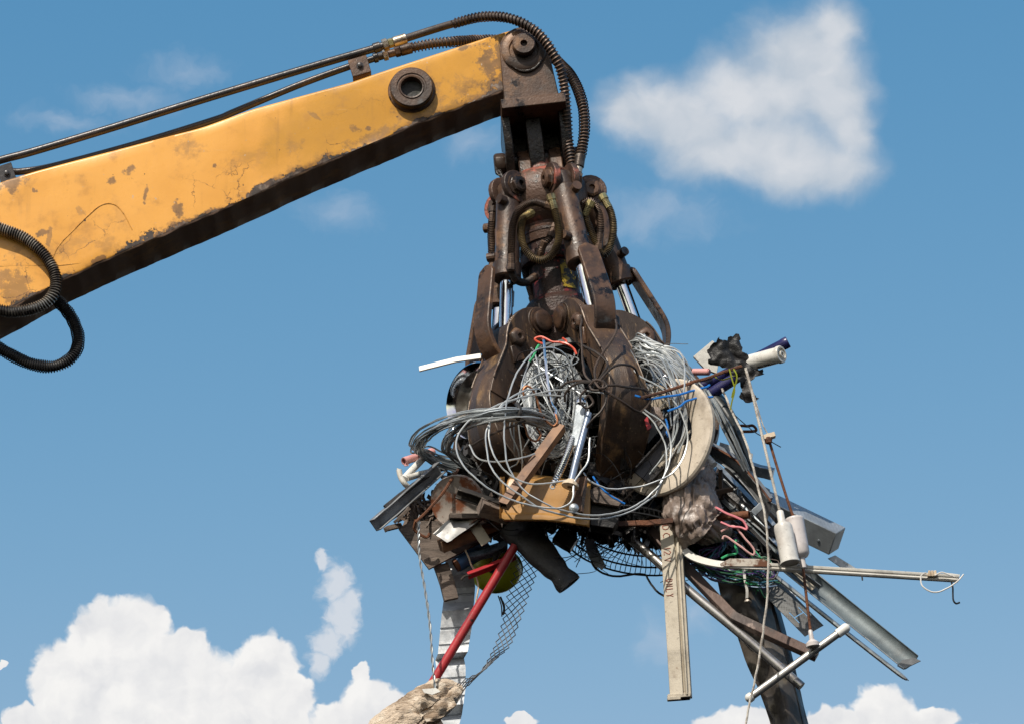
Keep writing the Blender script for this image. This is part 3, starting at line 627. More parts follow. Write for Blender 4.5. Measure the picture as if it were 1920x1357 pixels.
# lugs that take the cross pin
for x in (-0.075, 0.075):
    b = MB(); b.prism([Vector((x - .03, q[0], q[1])) for q in ((-.13, .68), (-.11, .78), (-.05, .86), (.05, .86), (.11, .78), (.13, .68))], Vector((.06, 0, 0)))
    gob('lug', b, 'greasy_steel', bevel=.006)
b = MB(); b.lathe([(0.085, .80), (0.10, .735), (0.15, .73), (0.19, .70), (0.215, .65), (0.215, .60), (0.20, .53), (0.165, .48), (0.14, .46), (0.125, .38)], (0, 0, 0), (0, 0, 1), 40); head = gob('head_casting', b, 'red_worn_paint')
b = MB(); b.lathe([(0.118, .46), (0.135, .455), (0.135, .42), (0.118, .41), (0.116, .33), (0.15, .325), (0.155, .29), (0.15, .275), (0.112, .27), (0.114, .10), (0.14, .09), (0.165, .06), (0.17, -.12), (0.14, -.16), (0.05, -.17)], (0, 0, 0), (0, 0, 1), 36)
colm = gob('column', b, 'red_column_paint')
b = MB(); ang = [rad(-58 + 34 * k / 8) + rad(60) for k in range(9)]
b.sheet(lambda u, v: Vector((0.1165 * math.sin(rad(14 + 40 * u)), -0.1165 * math.cos(rad(14 + 40 * u)), 0.12 + 0.14 * v)), 8, 4, 0.0015); gob('warning_stripe', b, 'yellow_flaking', colm)
def radial(az):
    a = rad(az); return Matrix.Rotation(a, 4, 'Z')
def part(name, me, parent, M_):
    o = bpy.data.objects.new(name, me); o.parent = parent; o.matrix_basis = M_; COL.objects.link(o); return o
# ---- prototype meshes, built with the radial direction along -Y
def rz(r, z, t=0.0): return Vector((t, -r, z))
b = MB()
for t in (-.062, .034):                                      # head ear pair
    arc = [(0.22 + 0.078 * math.cos(rad(a)), HEADZ + 0.078 * math.sin(rad(a))) for a in range(-70, 121, 19)]
    b.prism([rz(r, z, t) for r, z in [(0.12, HEADZ - .12)] + arc + [(0.12, HEADZ + .10)]], Vector((.028, 0, 0)))
ear_me = b.mesh('head_ear', MATS['red_worn_paint'], bevel=.003)
b = MB()
for q in (-1, 1):
    b.lathe([(.058, q * .060), (.058, q * .068), (.046, q * .068), (.044, q * .070), (.044, q * .088), (.034, q * .094), (.016, q * .094), (.014, q * .080), (.0005, q * .080)], (0, 0, 0), (1, 0, 0), 8, cap=False); b.lathe([(.028, -.07), (.028, .07)], (0, 0, 0), (1, 0, 0), 12)
pin_me = b.mesh('pin', MATS['greasy_steel'], angle=25)
b = MB(); BL = 0.40
b.lathe([(0.030, .035), (0.045, .02), (0.05, -.01), (0.052, -.05), (0.059, -.06), (0.059, -BL + .02), (0.060, -BL)], (0, 0, 0), (0, 0, 1), 24)
b.lathe([(.045, -.03), (.045, .03)], (0, 0, 0), (1, 0, 0), 20)
b.tube([Vector((.03, -.048, -.09)), Vector((.03, -.085, -.09))], .024, 12); b.tube([Vector((-.048, -.03, -BL + .05)), Vector((-.085, -.05, -BL + .05))], .022, 12)
barrel_me = b.mesh('cylinder', MATS['greasy_steel'], angle=30)
b = MB(); b.lathe([(0.06, -BL + .0), (0.068, -BL - .004), (0.068, -BL - .075), (0.062, -BL - .082), (0.04, -BL - .08)], (0, 0, 0), (0, 0, 1), 24); gland_me = b.mesh('gland', MATS['greasy_steel'], angle=30)
b = MB(); b.lathe([(0.031, 0.36), (0.031, .05)], (0, 0, 0), (0, 0, 1), 20); rod_me = b.mesh('rod', MATS['chrome'])
b = MB(); b.lathe([(.044, -.028), (.044, .028)], (0, 0, 0), (1, 0, 0), 20); b.lathe([(0.034, .055), (0.038, .03)], (0, 0, 0), (0, 0, 1), 16); eye_me = b.mesh('rod_eye', MATS['greasy_steel'])
# tine, origin at its hinge pin (r = .2)
H0 = 0.20
outer = [(.235, .070), (.30, .052), (.36, .005), (.402, -.05), (.420, -.10), (.435, -.155), (.48, -.235), (.53, -.325), (.566, -.43), (.572, -.53), (.548, -.63), (.48, -.72), (.37, -.81), (.25, -.88), (.16, -.93)]
inner = [(.165, .03), (.195, -.07), (.245, -.13), (.285, -.18), (.318, -.22), (.334, -.26), (.362, -.32), (.388, -.40), (.400, -.48), (.398, -.55), (.372, -.63), (.32, -.71), (.24, -.79), (.175, -.86), (.13, -.92)]
wid = [.15, .15, .15, .148, .142, .134, .132, .138, .152, .18, .214, .226, .20, .12, .025]
so = [Vector((r, z, 0)) for r, z in outer]; si = [Vector((r, z, 0)) for r, z in inner]
so = spl(so, 3); si = spl(si, 3); sw = [v.x for v in spl([Vector((w, 0, 0)) for w in wid], 3)]
b = MB()
K0 = 8                                                      # cheeks only above this station
rings = []
for k in range(K0, len(so)):
    o_, i_, w_ = so[k], si[k], sw[k] / 2
    f = k / (len(so) - 1); rid = 0.003 + 0.075 * max(0, (f - .45)) * (1 - f) * 4
    d = (o_ - i_).normalized() if (o_ - i_).length > 1e-6 else Vector((1, 0, 0))
    mid = i_.lerp(o_, .55); rg = o_ + d * rid
    wi = w_ * .72
    rings.append([rz(i_.x - H0, i_.y, -wi), rz(mid.x - H0, mid.y, -w_), rz(o_.x - H0, o_.y, -w_), rz(rg.x - H0, rg.y, 0), rz(o_.x - H0, o_.y, w_), rz(mid.x - H0, mid.y, w_), rz(i_.x - H0, i_.y, wi)])
b.loft(rings)
ch = [so[k] for k in range(0, 24)] + [si[k] for k in range(23, -1, -1)]
for t0 in (-.078, .046):
    b.prism([rz(p.x - H0, p.y, t0) for p in ch], Vector((.032, 0, 0)))
for t0 in (-.072, .042):                                   # hinge boss
    b.lathe([(.075, t0 - .01), (.075, t0 + .04)], (0, 0, 0), (1, 0, 0), 24)
tine_me = b.mesh('tine', MATS['worn_tine_steel'], angle=14, bevel=.0025)
edge_mes = []
for t0 in (-.080, .080):
    b = MB(); b.tube([rz(so[k].x - H0, so[k].y, t0) for k in range(8, 22)], .0045, 6); edge_mes.append(b.mesh('worn_edge', MATS['polished_edge']))
for sg_ in (-1, 1):
    b = MB(); b.tube([rz(so[k].x - H0, so[k].y, sg_ * sw[k] / 2) for k in range(23, len(so) - 1)], .0035, 6); edge_mes.append(b.mesh('worn_edge', MATS['polished_edge']))
RP = (.365 - H0, -.11)                                     # rod pin on the tine
b = MB(); b.lathe([(.03, -.082), (.048, -.080), (.048, -.10), (.036, -.112), (.014, -.112), (.012, -.10), (0, -.10)], rz(RP[0], RP[1]), (1, 0, 0), 6, cap=False)
b.lathe([(.03, .082), (.048, .080), (.048, .10), (.036, .112), (.014, .112), (.012, .10), (0, .10)], rz(RP[0], RP[1]), (1, 0, 0), 6, cap=False); b.lathe([(.03, -.09), (.03, .09)], rz(RP[0], RP[1]), (1, 0, 0), 14)
for s in (-1, 1): b.prism([rz(RP[0] - .0, RP[1] - .03, s * .078), rz(RP[0] + .05, RP[1] - .05, s * .078), rz(RP[0] + .035, RP[1] - .13, s * .078), rz(RP[0] - .035, RP[1] - .10, s * .078)], Vector((s * .014, 0, 0)))
rpin_me = b.mesh('rod_pin', MATS['greasy_steel'], bevel=.003)
b = MB()
for q in (-1, 1): b.lathe([(.066, q * .084), (.066, q * .092), (.052, q * .092), (.052, q * .106), (.046, q * .110), (.022, q * .110), (.020, q * .100), (0.0005, q * .100)], (0, 0, 0), (1, 0, 0), 24, cap=False)
b.lathe([(.03, -.11), (.03, .11)], (0, 0, 0), (1, 0, 0), 12); hpin_me = b.mesh('hinge_pin', MATS['greasy_steel'])
b = MB()                                                    # rod guard: a round-ended bar plate curled at its foot
gp = [(.430, -.20), (.468, -.15), (.490, -.09), (.492, -.03), (.472, .06), (.445, .17), (.420, .275)]
gpp = spl([Vector((r - H0, z, 0)) for r, z in gp], 5); F = []
wv = lambda f: .052 if f < .93 else .052 * math.sqrt(max(0.02, 1 - ((f - .93) / .07) ** 2))
rings = []
for k, q in enumerate(gpp):
    a = gpp[max(0, k - 1)]; c_ = gpp[min(len(gpp) - 1, k + 1)]; tt = (c_ - a).normalized(); nn = Vector((tt.y, -tt.x, 0)) * .012; f = k / (len(gpp) - 1); w_ = wv(f)
    rings.append([rz(q.x - nn.x, q.y - nn.y, -w_), rz(q.x + nn.x, q.y + nn.y, -w_), rz(q.x + nn.x, q.y + nn.y, w_), rz(q.x - nn.x, q.y - nn.y, w_)])
b.loft(rings); guard_me = b.mesh('rod_guard', MATS['greasy_steel'], bevel=.004)
hub_b = MB()
for k, (az, sw_) in enumerate(zip(AZ, SW)):
    Rm = radial(az)
    part('head_ear', ear_me, GR, Rm)
    part('pin', pin_me, GR, Rm @ Matrix.Translation(rz(.22, HEADZ)))
    TM = Rm @ Matrix.Translation(rz(H0, HZ)) @ Matrix.Rotation(rad(sw_), 4, 'X')
    ti = part('tine', tine_me, GR, TM)
    [part('worn_edge', e_, ti, Matrix()) for e_ in edge_mes]; part('rod_pin', rpin_me, ti, Matrix()); part('hinge_pin', hpin_me, ti, Matrix()); part('rod_guard', guard_me, ti, Matrix())
    A = Rm @ rz(.22, HEADZ); Bp = TM @ rz(RP[0], RP[1])
    dz = (A - Bp); Ln = dz.length; zax = dz.normalized(); xax = (Rm.to_3x3() @ Vector((1, 0, 0))); yax = zax.cross(xax).normalized()
    Rc = Matrix((xax, yax, zax)).transposed().to_4x4()
    cy = part('cylinder', barrel_me, GR, Matrix.Translation(A) @ Rc)
    part('gland', gland_me, cy, Matrix())
    part('rod', rod_me, cy, Matrix.Translation((0, 0, -Ln))); part('rod_eye', eye_me, cy, Matrix.Translation((0, 0, -Ln)))
    for t in (-.024, .024):
        hub_b.prism([Rm @ rz(r, z, t - .02) for r, z in [(a, c + HZ) for a, c in ((.12, .08), (.20, .075), (.255, .045), (.27, 0), (.255, -.045), (.20, -.08), (.12, -.10))]], (Rm.to_3x3() @ Vector((.04, 0, 0))))
gob('hub_lugs', hub_b, 'red_column_paint', colm, bevel=.004)
b = MB(); b.box((-.02, -.19, -.20), Vector((.11, 0, .012)), Vector((0, .05, 0)), Vector((0, 0, .016))); gob('step_plate', b, 'rough_grey_sheet', colm, bevel=.003)
# grapple hoses
def ghose(pts, d, ms, r=.013, R=.0165, pitch=.0085, mr='brown_rubber', wr=.0028, ends=None):
    p = spl(PX(pts, d), 9); h = hose(GR, p, r, R, wr, pitch, ms, mr)
    for e in (ends or (0, 1)):
        a, c_ = (p[0], p[6]) if e == 0 else (p[-1], p[-7])
        t = (c_ - a).normalized(); b = MB(); b.lathe([(.016, -.02), (.022, -.018), (.022, .01), (.018, .012), (.018, .06), (.015, .062)], a, t, 8); obj('fitting', b, MATS['brass_fitting' if 'brass' in ms else 'brown_hose_spring'], h)
    return h
ghose([(958, 500, .33), (959, 460, .34), (962, 420, .34), (975, 392, .34), (1000, 380, .33), (1026, 386, .32)], .33, 'brown_hose_spring')
ghose([(993, 402, .22), (980, 412, .27), (977, 440, .32), (986, 470, .34), (1010, 488, .34), (1036, 476, .34), (1048, 445, .34), (1044, 410, .34), (1034, 372, .34)], .33, 'brass_spring')
ghose([(1040, 428, .2), (1030, 447, .22), (1019, 460, .22), (1013, 474, .2)], .2, 'brown_hose_spring', ends=(0, 1))
ghose([(1108, 466, .16), (1096, 440, .18), (1088, 410, .18), (1092, 384, .18), (1108, 378, .17), (1122, 396, .16), (1126, 430, .16), (1122, 462, .15)], .16, 'brown_hose_spring')
ghose([(1132, 372, .14), (1146, 400, .15), (1150, 432, .15), (1144, 462, .15), (1132, 478, .15), (1120, 462, .15), (1106, 430, .17), (1098, 405, .19), (1106, 384, .2)], .16, 'brass_spring', mr='black_rubber')
ghose([(1128, 440, -.05), (1136, 480, -.05), (1132, 510, -.03), (1118, 526, 0), (1100, 520, .0)], 0, 'black_rubber')
ghose([(958, 505, .3), (968, 525, .25), (985, 530, .15), (1000, 522, .1)], .2, 'black_rubber')
ghose([(925, 395, 0), (921, 430, 0), (922, 470, 0), (924, 500, 0)], 0, 'brown_hose_spring')
ghose([(990, 430, .0), (982, 470, .0), (985, 510, .0), (1000, 560, .0)], 0, 'black_rubber')

# ================================================================== the scrap held in the grapple
def M_(m): return MATS[m] if isinstance(m, str) else m
def one(name, label, cat, mb, m, group=None, **kw):
    o = obj(name, mb, M_(m), None, **kw); return tag(o, label, cat, group)
def root(name, label, cat, at, group=None): return empty(name, at, label, cat, group)
def bar(name, label, cat, A, B, prof, m, roll=0.0, group=None, bend=None, nseg=1, bevel=.0015, parent=None):
    if bend is None:
        nseg = 7; am = random.uniform(-.009, .009); s1 = random.uniform(0, 90); Lb = (P(*B) - P(*A)).length; am *= min(1, Lb / .3)
        bend = lambda f: Vector((am * math.sin(f * 3.14) * .5, .003 * mnoise.noise(Vector((f * 4, s1, 0))), am * math.sin(f * 3.14) + .003 * mnoise.noise(Vector((f * 6, 0, s1)))))
    b = MB(); extr(b, P(*A), P(*B), prof, rad(roll), nseg, bend)
    if parent is not None: return obj(name, b, M_(m), parent, bevel=bevel)
    return one(name, label, cat, b, m, group, bevel=bevel)
def wire(name, label, cat, pts, d, rp, m, group=None, n=6, sides=6, closed=False, parent=None):
    q_ = spl(PX(pts, d), n, closed); wb = min(2.2, .7 + rp * .45) * U; sd_ = random.uniform(0, 50)
    q_ = [p + Vector([mnoise.noise(p * 11 + Vector((sd_ + 7 * i, 0, 0))) + .6 * mnoise.noise(p * 31 + Vector((0, sd_ + 7 * i, 0))) for i in range(3)]) * wb for p in q_]
    b = MB(); b.tube(q_, rp * U, sides, closed)
    if parent is not None: return obj(name, b, M_(m), parent)
    return one(name, label, cat, b, m, group)
def plate(name, label, cat, pts, d, th, m, group=None, parent=None, bevel=.001, rough=0.0, sub=0, crumple=0.0, cs=12.0, twist=None):
    """flat piece from its outline (x, y[, d]); optionally torn edges and crumpled"""
    q = PX(pts, d)
    c = sum(q, Vector()) / len(q); nrm = Vector()
    for a, b_ in zip(q, q[1:] + q[:1]): nrm += (a - c).cross(b_ - c)
    nrm.normalize()
    if nrm.y > 0: nrm = -nrm
    if not sub:
        b = MB(); b.prism(q, -nrm * th)
    else:
        bm = bmesh.new(); ol = []
        for k, p in enumerate(q):
            nx = q[(k + 1) % len(q)]
            for j in range(3 if rough else 1):
                pp_ = p.lerp(nx, j / (3 if rough else 1))
                if rough and j: pp_ = pp_ + Vector((random.uniform(-1, 1), 0, random.uniform(-1, 1))) * rough * U
                ol.append(pp_)
        vs_ = [bm.verts.new(p) for p in ol]; es = [bm.edges.new((vs_[k], vs_[(k + 1) % len(vs_)])) for k in range(len(vs_))]
        bmesh.ops.triangle_fill(bm, edges=es, use_beauty=True)
        for _ in range(sub): bmesh.ops.subdivide_edges(bm, edges=[e for e in bm.edges if e.calc_length() > .012], cuts=1, use_grid_fill=True)
        bmesh.ops.triangulate(bm, faces=bm.faces)
        for v in bm.verts:
            s = v.co * cs; f = 1 - abs(mnoise.noise(s)) * 2 + 0.5 * mnoise.noise(s * 2.7)
            v.co += -nrm * f * crumple + Vector((mnoise.noise(s + Vector((9, 0, 0))), 0, mnoise.noise(s + Vector((0, 9, 0))))) * crumple * .25
        b = MB(); n0 = len(bm.verts); bm.verts.index_update(); bm.normal_update()
        V1 = [v.co.copy() for v in bm.verts]; V2 = [v.co - v.normal * th for v in bm.verts]
        fs = [tuple(v.index for v in f.verts) for f in bm.faces]; fs2 = [tuple(n0 + i for i in reversed(f)) for f in fs]
        side = []
        for e in bm.edges:
            if len(e.link_faces) == 1: a, c_ = e.verts[0].index, e.verts[1].index; side.append((a, c_, c_ + n0, a + n0))
        b.add(V1 + V2, fs + fs2 + side); bm.free(); bevel = 0
    if parent is not None: return obj(name, b, M_(m), parent, bevel=bevel)
    return one(name, label, cat, b, m, group, bevel=bevel)
def blob(mb, path, radii, seed, amp, fq, n=26, fold=None, flat=1.0):
    """crumpled bag: rings along a path pushed about by folded noise"""
    pts = path; F = frames(pts); rings = []
    for k, (p, f, r) in enumerate(zip(pts, F, radii)):
        ring = []
        for j in range(n):
            a = 2 * math.pi * j / n; d = f[1] * math.cos(a) * flat + f[2] * math.sin(a); q = p + d * r
            s = q * fq + Vector((seed, 0, 0)); s2 = Vector((math.cos(a) * 4.2 + .05 * k, math.sin(a) * 4.2, k * .10 + seed)) if fold else s * 2.3
            h = (1 - 2.2 * abs(mnoise.noise(s))) + 0.7 * (1 - 2.2 * abs(mnoise.noise(s2 * (1 if fold else 1)))) + .3 * mnoise.noise(s * 5)
            if fold: h += .40 * (1 - 2.4 * abs(mnoise.noise(Vector((math.cos(a) * 9, math.sin(a) * 9, k * .16 + seed)))))
            else: h += .4 * (1 - 2.2 * abs(mnoise.noise(q * fq * 3 + Vector((0, seed, 0))))) + .15 * mnoise.noise(q * fq * 9)
            ring.append(q + d * amp * h * min(1, r / .04))
        rings.append(ring)
    return mb.loft(rings)
R_ = random.uniform

# ---- dark matted filling, too small and mixed to pick apart
def debris(name, label, cat, m, spots, count, lw, seed):
    rnd = random.Random(seed); b = MB()
    for k in range(count):
        cx, cy, cd_, rx, ry, rd = spots[k % len(spots)]
        while True:
            u = [rnd.uniform(-1, 1) for _ in range(3)]
            if sum(x * x for x in u) <= 1: break
        c = P(cx + u[0] * rx, cy + u[1] * ry, cd_ + u[2] * rd)
        e = Euler((rnd.uniform(0, 6.3), rnd.uniform(0, 6.3), rnd.uniform(0, 6.3))).to_matrix()
        L, w, h = rnd.uniform(*lw[0]) / 2, rnd.uniform(*lw[1]) / 2, rnd.uniform(*lw[2]) / 2
        ax, ay, az = e.col[0] * L, e.col[1] * w, e.col[2] * h
        vs = [c + ax * i * (rnd.uniform(.7, 1.1)) + ay * j * rnd.uniform(.6, 1.15) + az * k_ for i in (-1, 1) for j in (-1, 1) for k_ in (-1, 1)]
        b.add(vs, [(0, 1, 3, 2), (4, 6, 7, 5), (0, 4, 5, 1), (2, 3, 7, 6), (0, 2, 6, 4), (1, 5, 7, 3)])
    o = one(name, label, cat, b, m); o['kind'] = 'stuff'; return o
core = [(1050, 790, .05, 120, 95, .30), (1080, 880, .1, 150, 60, .32), (980, 935, .1, 150, 45, .3), (1180, 950, .05, 150, 45, .28), (1250, 830, .0, 70, 110, .2), (940, 840, -.05, 70, 90, .2)]
debris('dark_debris', 'matted dark scrap filling the closed claw', 'debris', 'dark_metal', core, 900, ((.10, .34), (.02, .09), (.004, .02)), 1)
debris('black_debris', 'black plastic shreds packed between the tines', 'debris', 'blackpoly', core, 520, ((.08, .25), (.02, .10), (.003, .01)), 2)
debris('rusty_debris', 'small rusty pieces caught in the scrap load', 'debris', 'old_scrap', [(850, 955, .12, 75, 35, .10), (1080, 870, .2, 90, 50, .2), (800, 970, .15, 40, 20, .08), (1310, 930, .1, 60, 60, .2)], 220, ((.05, .20), (.01, .04), (.003, .012)), 3)
debris('wood_splinters', 'splintered brown wood sticking out of the load', 'debris', 'grey_wood', [(800, 965, .2, 50, 26, .1), (900, 950, .2, 60, 25, .12), (1130, 925, .3, 60, 25, .15)], 110, ((.05, .17), (.006, .025), (.004, .015)), 4)
debris('grey_debris', 'grey metal offcuts packed in the middle of the load', 'debris', 'rough_grey_sheet', [(1030, 800, .22, 70, 70, .12), (1230, 780, .2, 60, 80, .15), (1000, 960, .2, 120, 40, .2), (1390, 960, -.1, 60, 60, .15)], 170, ((.05, .20), (.01, .05), (.002, .006)), 5)
def tangle(name, label, m, spots, count, r, seed, Lm=(.2, .5)):
    rnd = random.Random(seed); b = MB()
    for k in range(count):
        cx, cy, cd_, rx, ry, rd = spots[k % len(spots)]
        c = P(cx + rnd.gauss(0, .5) * rx, cy + rnd.gauss(0, .5) * ry, cd_ + rnd.uniform(-1, 1) * rd)
        v = Vector((rnd.gauss(0, 1), rnd.gauss(0, .6), rnd.gauss(0, 1))).normalized(); L = rnd.uniform(*Lm); s = v.orthogonal().normalized()
        q = Quaternion(v, rnd.uniform(0, 6.3)); s = q @ s; w = v.cross(s); h = L * rnd.uniform(.1, .4)
        b.tube(spl([c - v * L / 2, c - v * L * .2 + s * h, c + v * L * .2 + s * h * .7 + w * h * .4, c + v * L / 2 - s * h * .2], 5), r * rnd.uniform(.7, 1.2), 4)
    o = one(name, label, 'wire tangle', b, m); o['kind'] = 'stuff'; return o
tangle('wire_tangle', 'thin grey wires matted in the middle of the claw', 'galvanised_wire', [(1040, 760, .30, 50, 70, .12), (1225, 740, .36, 35, 55, .1), (1060, 830, .38, 40, 50, .1)], 80, .0022, 11, (.12, .38))
tangle('wire_tangle', 'thin black wires hanging under the heap and between tines', 'thin_black_wire', [(1040, 690, .40, 60, 40, .1), (1100, 1000, .15, 120, 25, .2), (1000, 920, .35, 120, 50, .15), (1310, 1030, .1, 60, 25, .1), (1150, 900, .3, 80, 40, .2)], 200, .002, 12, (.12, .4))

# ---- coils of galvanised wire
rc = random.Random(21)
CO = root('wire_coil', 'flattened coil of grey galvanised wire looped round the left tine', 'wire coil', P(905, 830, .35))
for k in range(34):
    cx, a, b_ = (912 + rc.gauss(0, 4), 128 + rc.gauss(0, 4), 51 + rc.gauss(0, 4)) if k % 2 else (938 + rc.gauss(0, 5), 102 + rc.gauss(0, 5), 54 + rc.gauss(0, 5))
    cy = 828 + rc.gauss(0, 5); Rd = .36 + rc.gauss(0, .03); t0 = rc.uniform(0, 6.3); ph = rc.uniform(.05, .14); wob = rc.uniform(0, 6)
    pts = []
    for j in range(15):
        t = 2 * math.pi * j / 14; s = math.sin(t)
        y = cy - b_ * s - (cx + a * math.cos(t) - cx) * (ph if s > 0 else -0.02) + 3 * math.sin(2 * t + wob)
        pts.append((cx + a * math.cos(t) + 3 * math.cos(3 * t + wob), y, .36 + Rd * s + .012 * math.sin(2 * t + wob)))
    wire('wire', None, None, pts[:-1], 0, 1.75, 'galvanised_wire' if k % 4 else 'steel_bright_wire', n=4, sides=5, closed=True, parent=CO)
b = MB(); b.tube(spl(PX([(969, 757, .70), (974, 764, .735), (975, 775, .74), (971, 786, .72)], 0), 5), 4.5 * U, 8); obj('tape', b, MATS['black_rubber'], CO)
CO2 = root('wire_coil', 'fan of pale galvanised wire spilling between the middle and right tines', 'wire coil', P(1240, 690, .4))
for k in range(62):
    j = lambda s: rc.gauss(0, s * 1.2); o = rc.uniform(0, 1)
    pts = [(1186 + j(6), 690 - 45 * o + j(6), .30), (1200 + j(5), 660 - 28 * o + j(4), .38), (1228 + j(6), 640 + 6 * (1 - o) * 5 + j(3), .43), (1262 + j(5), 660 + 28 * (1 - o) + j(3), .44), (1290 + 8 * o + j(3), 705 + 16 * (1 - o) + j(3), .42),
           (1309 + 9 * o + j(2), 760 + j(4), .36), (1316 + 8 * o + j(3), 815 + j(6), .27), (1308 + 6 * o + j(4), 868 + j(6), .15), (1290 + j(6), 905 + j(6), .02)]
    if k % 5 == 0: pts = pts[:5] + [(1290 + j(8), 740 + j(10), .44), (1275 + j(9), 780 + j(9), .40)]
    wire('wire', None, None, pts, 0, 1.65, 'steel_bright_wire' if k % 3 else 'galvanised_wire', n=4, sides=5, parent=CO2)
CO3 = root('wire_coil', 'upright oval coil of whitish steel wire between left and middle tines', 'wire coil', P(1030, 750, .4))
for k in range(28):
    j = lambda s: rc.gauss(0, s)
    cx, cy, a, b_ = (1040 + j(4), 762 + j(5), 48 + j(4), 88 + j(6)) if k % 3 else (1026 + j(4), 740 + j(5), 36 + j(5), 66 + j(6)); l = j(.1) + .12
    pts = [(cx + a * math.cos(t) + 14 * math.sin(t) * .3, cy - b_ * math.sin(t) + (cx and 0) + l * a * math.cos(t), .44 + .05 * math.cos(t + 1) + j(.004)) for t in [2 * math.pi * q / 12 for q in range(12)]]
    wire('wire', None, None, pts, 0, 1.9, 'steel_bright_wire' if k % 4 else 'galvanised_wire', n=4, sides=5, closed=True, parent=CO3)
for k in range(12):                                        # strays sprung out of the upright coil
    j = lambda s: rc.gauss(0, s)
    x0, y0, x1, y1 = 1002 + j(14), 690 + j(20), 1085 + j(10), 850 + j(30)
    if k % 3 == 0: x0, y0, x1, y1 = 1070 + j(14), 680 + j(10), 985 + j(14), 850 + j(30)
    mx, my = (x0 + x1) / 2 + j(34), (y0 + y1) / 2 + j(20)
    wire('wire', None, None, [(x0 + j(6), y0 - 14, .38), (x0, y0, .46), (mx, my, .54), (x1, y1, .48), (x1 + j(8), y1 + 22, .38)], 0, 1.4, 'steel_bright_wire' if k % 3 else 'galvanised_wire', n=5, sides=5, parent=CO3)
for k in range(10):                                        # and out of the fan over the reflector
    j = lambda s: rc.gauss(0, s)
    t0 = rc.uniform(0, 1); x0, y0 = 1192 + j(10), 670 + j(20)
    wire('wire', None, None, [(x0, y0, .46), (1215 + 40 * t0 + j(4), 690 - 10 * t0 + j(6), .52), (1240 + 45 * t0 + j(4), 740 + j(6), .54), (1248 + 45 * t0 + j(5), 795 + j(6), .54), (1236 + 40 * t0 + j(6), 850 + j(8), .52), (1210 + 30 * t0 + j(8), 890 + j(8), .48)][:rc.choice((4, 5, 6))], 0, 1.4, 'steel_bright_wire' if k % 3 else 'galvanised_wire', n=5, sides=5, parent=CO2)
LW = 'loose loops of galvanised wire'
for lab, pts, d, m in [
    ('tall arching wire loop that crosses the left tine from the top', [(1078, 700, .56), (1062, 668, .6), (1035, 652, .64), (1005, 657, .68), (978, 685, .72), (958, 725, .74), (948, 775, .75), (946, 830, .75), (956, 880, .75), (985, 920, .74), (1020, 943, .73), (1050, 955, .71)], 0, 'steel_bright_wire'),
    ('wide wire loop hanging from the left tine across the ochre casing', [(1012, 728, .60), (975, 735, .66), (938, 762, .71), (915, 800, .74), (912, 840, .75), (926, 885, .76), (962, 918, .77), (1005, 948, .77), (1045, 962, .77), (1090, 972, .75), (1140, 970, .70), (1190, 955, .64), (1232, 925, .56)], 0, 'steel_bright_wire'),
    ('lowest wire loop sweeping from the far left under the casing', [(1142, 738, .60), (1070, 730, .62), (1005, 738, .66), (945, 755, .70), (890, 782, .73), (860, 812, .74), (856, 845, .75), (875, 880, .76), (912, 912, .78), (950, 932, .79), (1000, 948, .79), (1045, 952, .79), (1072, 938, .78), (1079, 900, .74), (1102, 862, .70), (1106, 820, .66)], 0, 'galvanised_wire'),
    ('narrow wire loop in front of the left tine near the coil tape', [(1060, 742, .58), (1000, 740, .64), (955, 752, .69), (925, 780, .73), (917, 815, .74), (925, 850, .75), (950, 885, .75), (985, 905, .75), (1030, 905, .74), (1075, 898, .72)], 0, 'galvanised_wire'),
    ('big round wire loop hanging over the cream disc', [(1186, 690, .56), (1200, 705, .58), (1240, 728, .58), (1272, 765, .58), (1288, 805, .58), (1286, 845, .58), (1266, 880, .60), (1230, 902, .62), (1185, 914, .64), (1140, 915, .66), (1108, 902, .66), (1094, 886, .64)], 0, 'steel_bright_wire'),
    ('wire arc from the black knot down to the right over the disc', [(1205, 770, .6), (1228, 795, .6), (1246, 830, .6), (1250, 865, .6), (1244, 895, .6), (1225, 922, .62), (1190, 948, .66), (1150, 962, .70), (1100, 965, .74), (1050, 955, .76)], 0, 'steel_bright_wire'),
    ('short steep wire arc left of the cream disc', [(1208, 768, .60), (1240, 790, .6), (1258, 825, .6), (1256, 860, .6), (1248, 885, .6), (1228, 930, .6)], 0, 'galvanised_wire'),
    ('straight falling wire beside the fan of pale wire', [(1283, 640 + 40, .50), (1284, 700, .54), (1283, 730, .56), (1279, 755, .56), (1268, 782, .55)], 0, 'steel_bright_wire'),
    ('wire bent out towards the black rubber sheet', [(1282, 690, .46), (1305, 712, .46), (1325, 735, .46), (1340, 765, .44), (1352, 790, .42)], 0, 'galvanised_wire'),
    ('pair end of wire curling along the left tine foot', [(880, 832, .72), (895, 858, .74), (930, 866, .74), (970, 860, .72), (1003, 850, .68)], 0, 'galvanised_wire')]:
    wire('wire_loop', lab, 'wire', pts, d, 1.65, 'steel_bright_wire', LW, n=7)

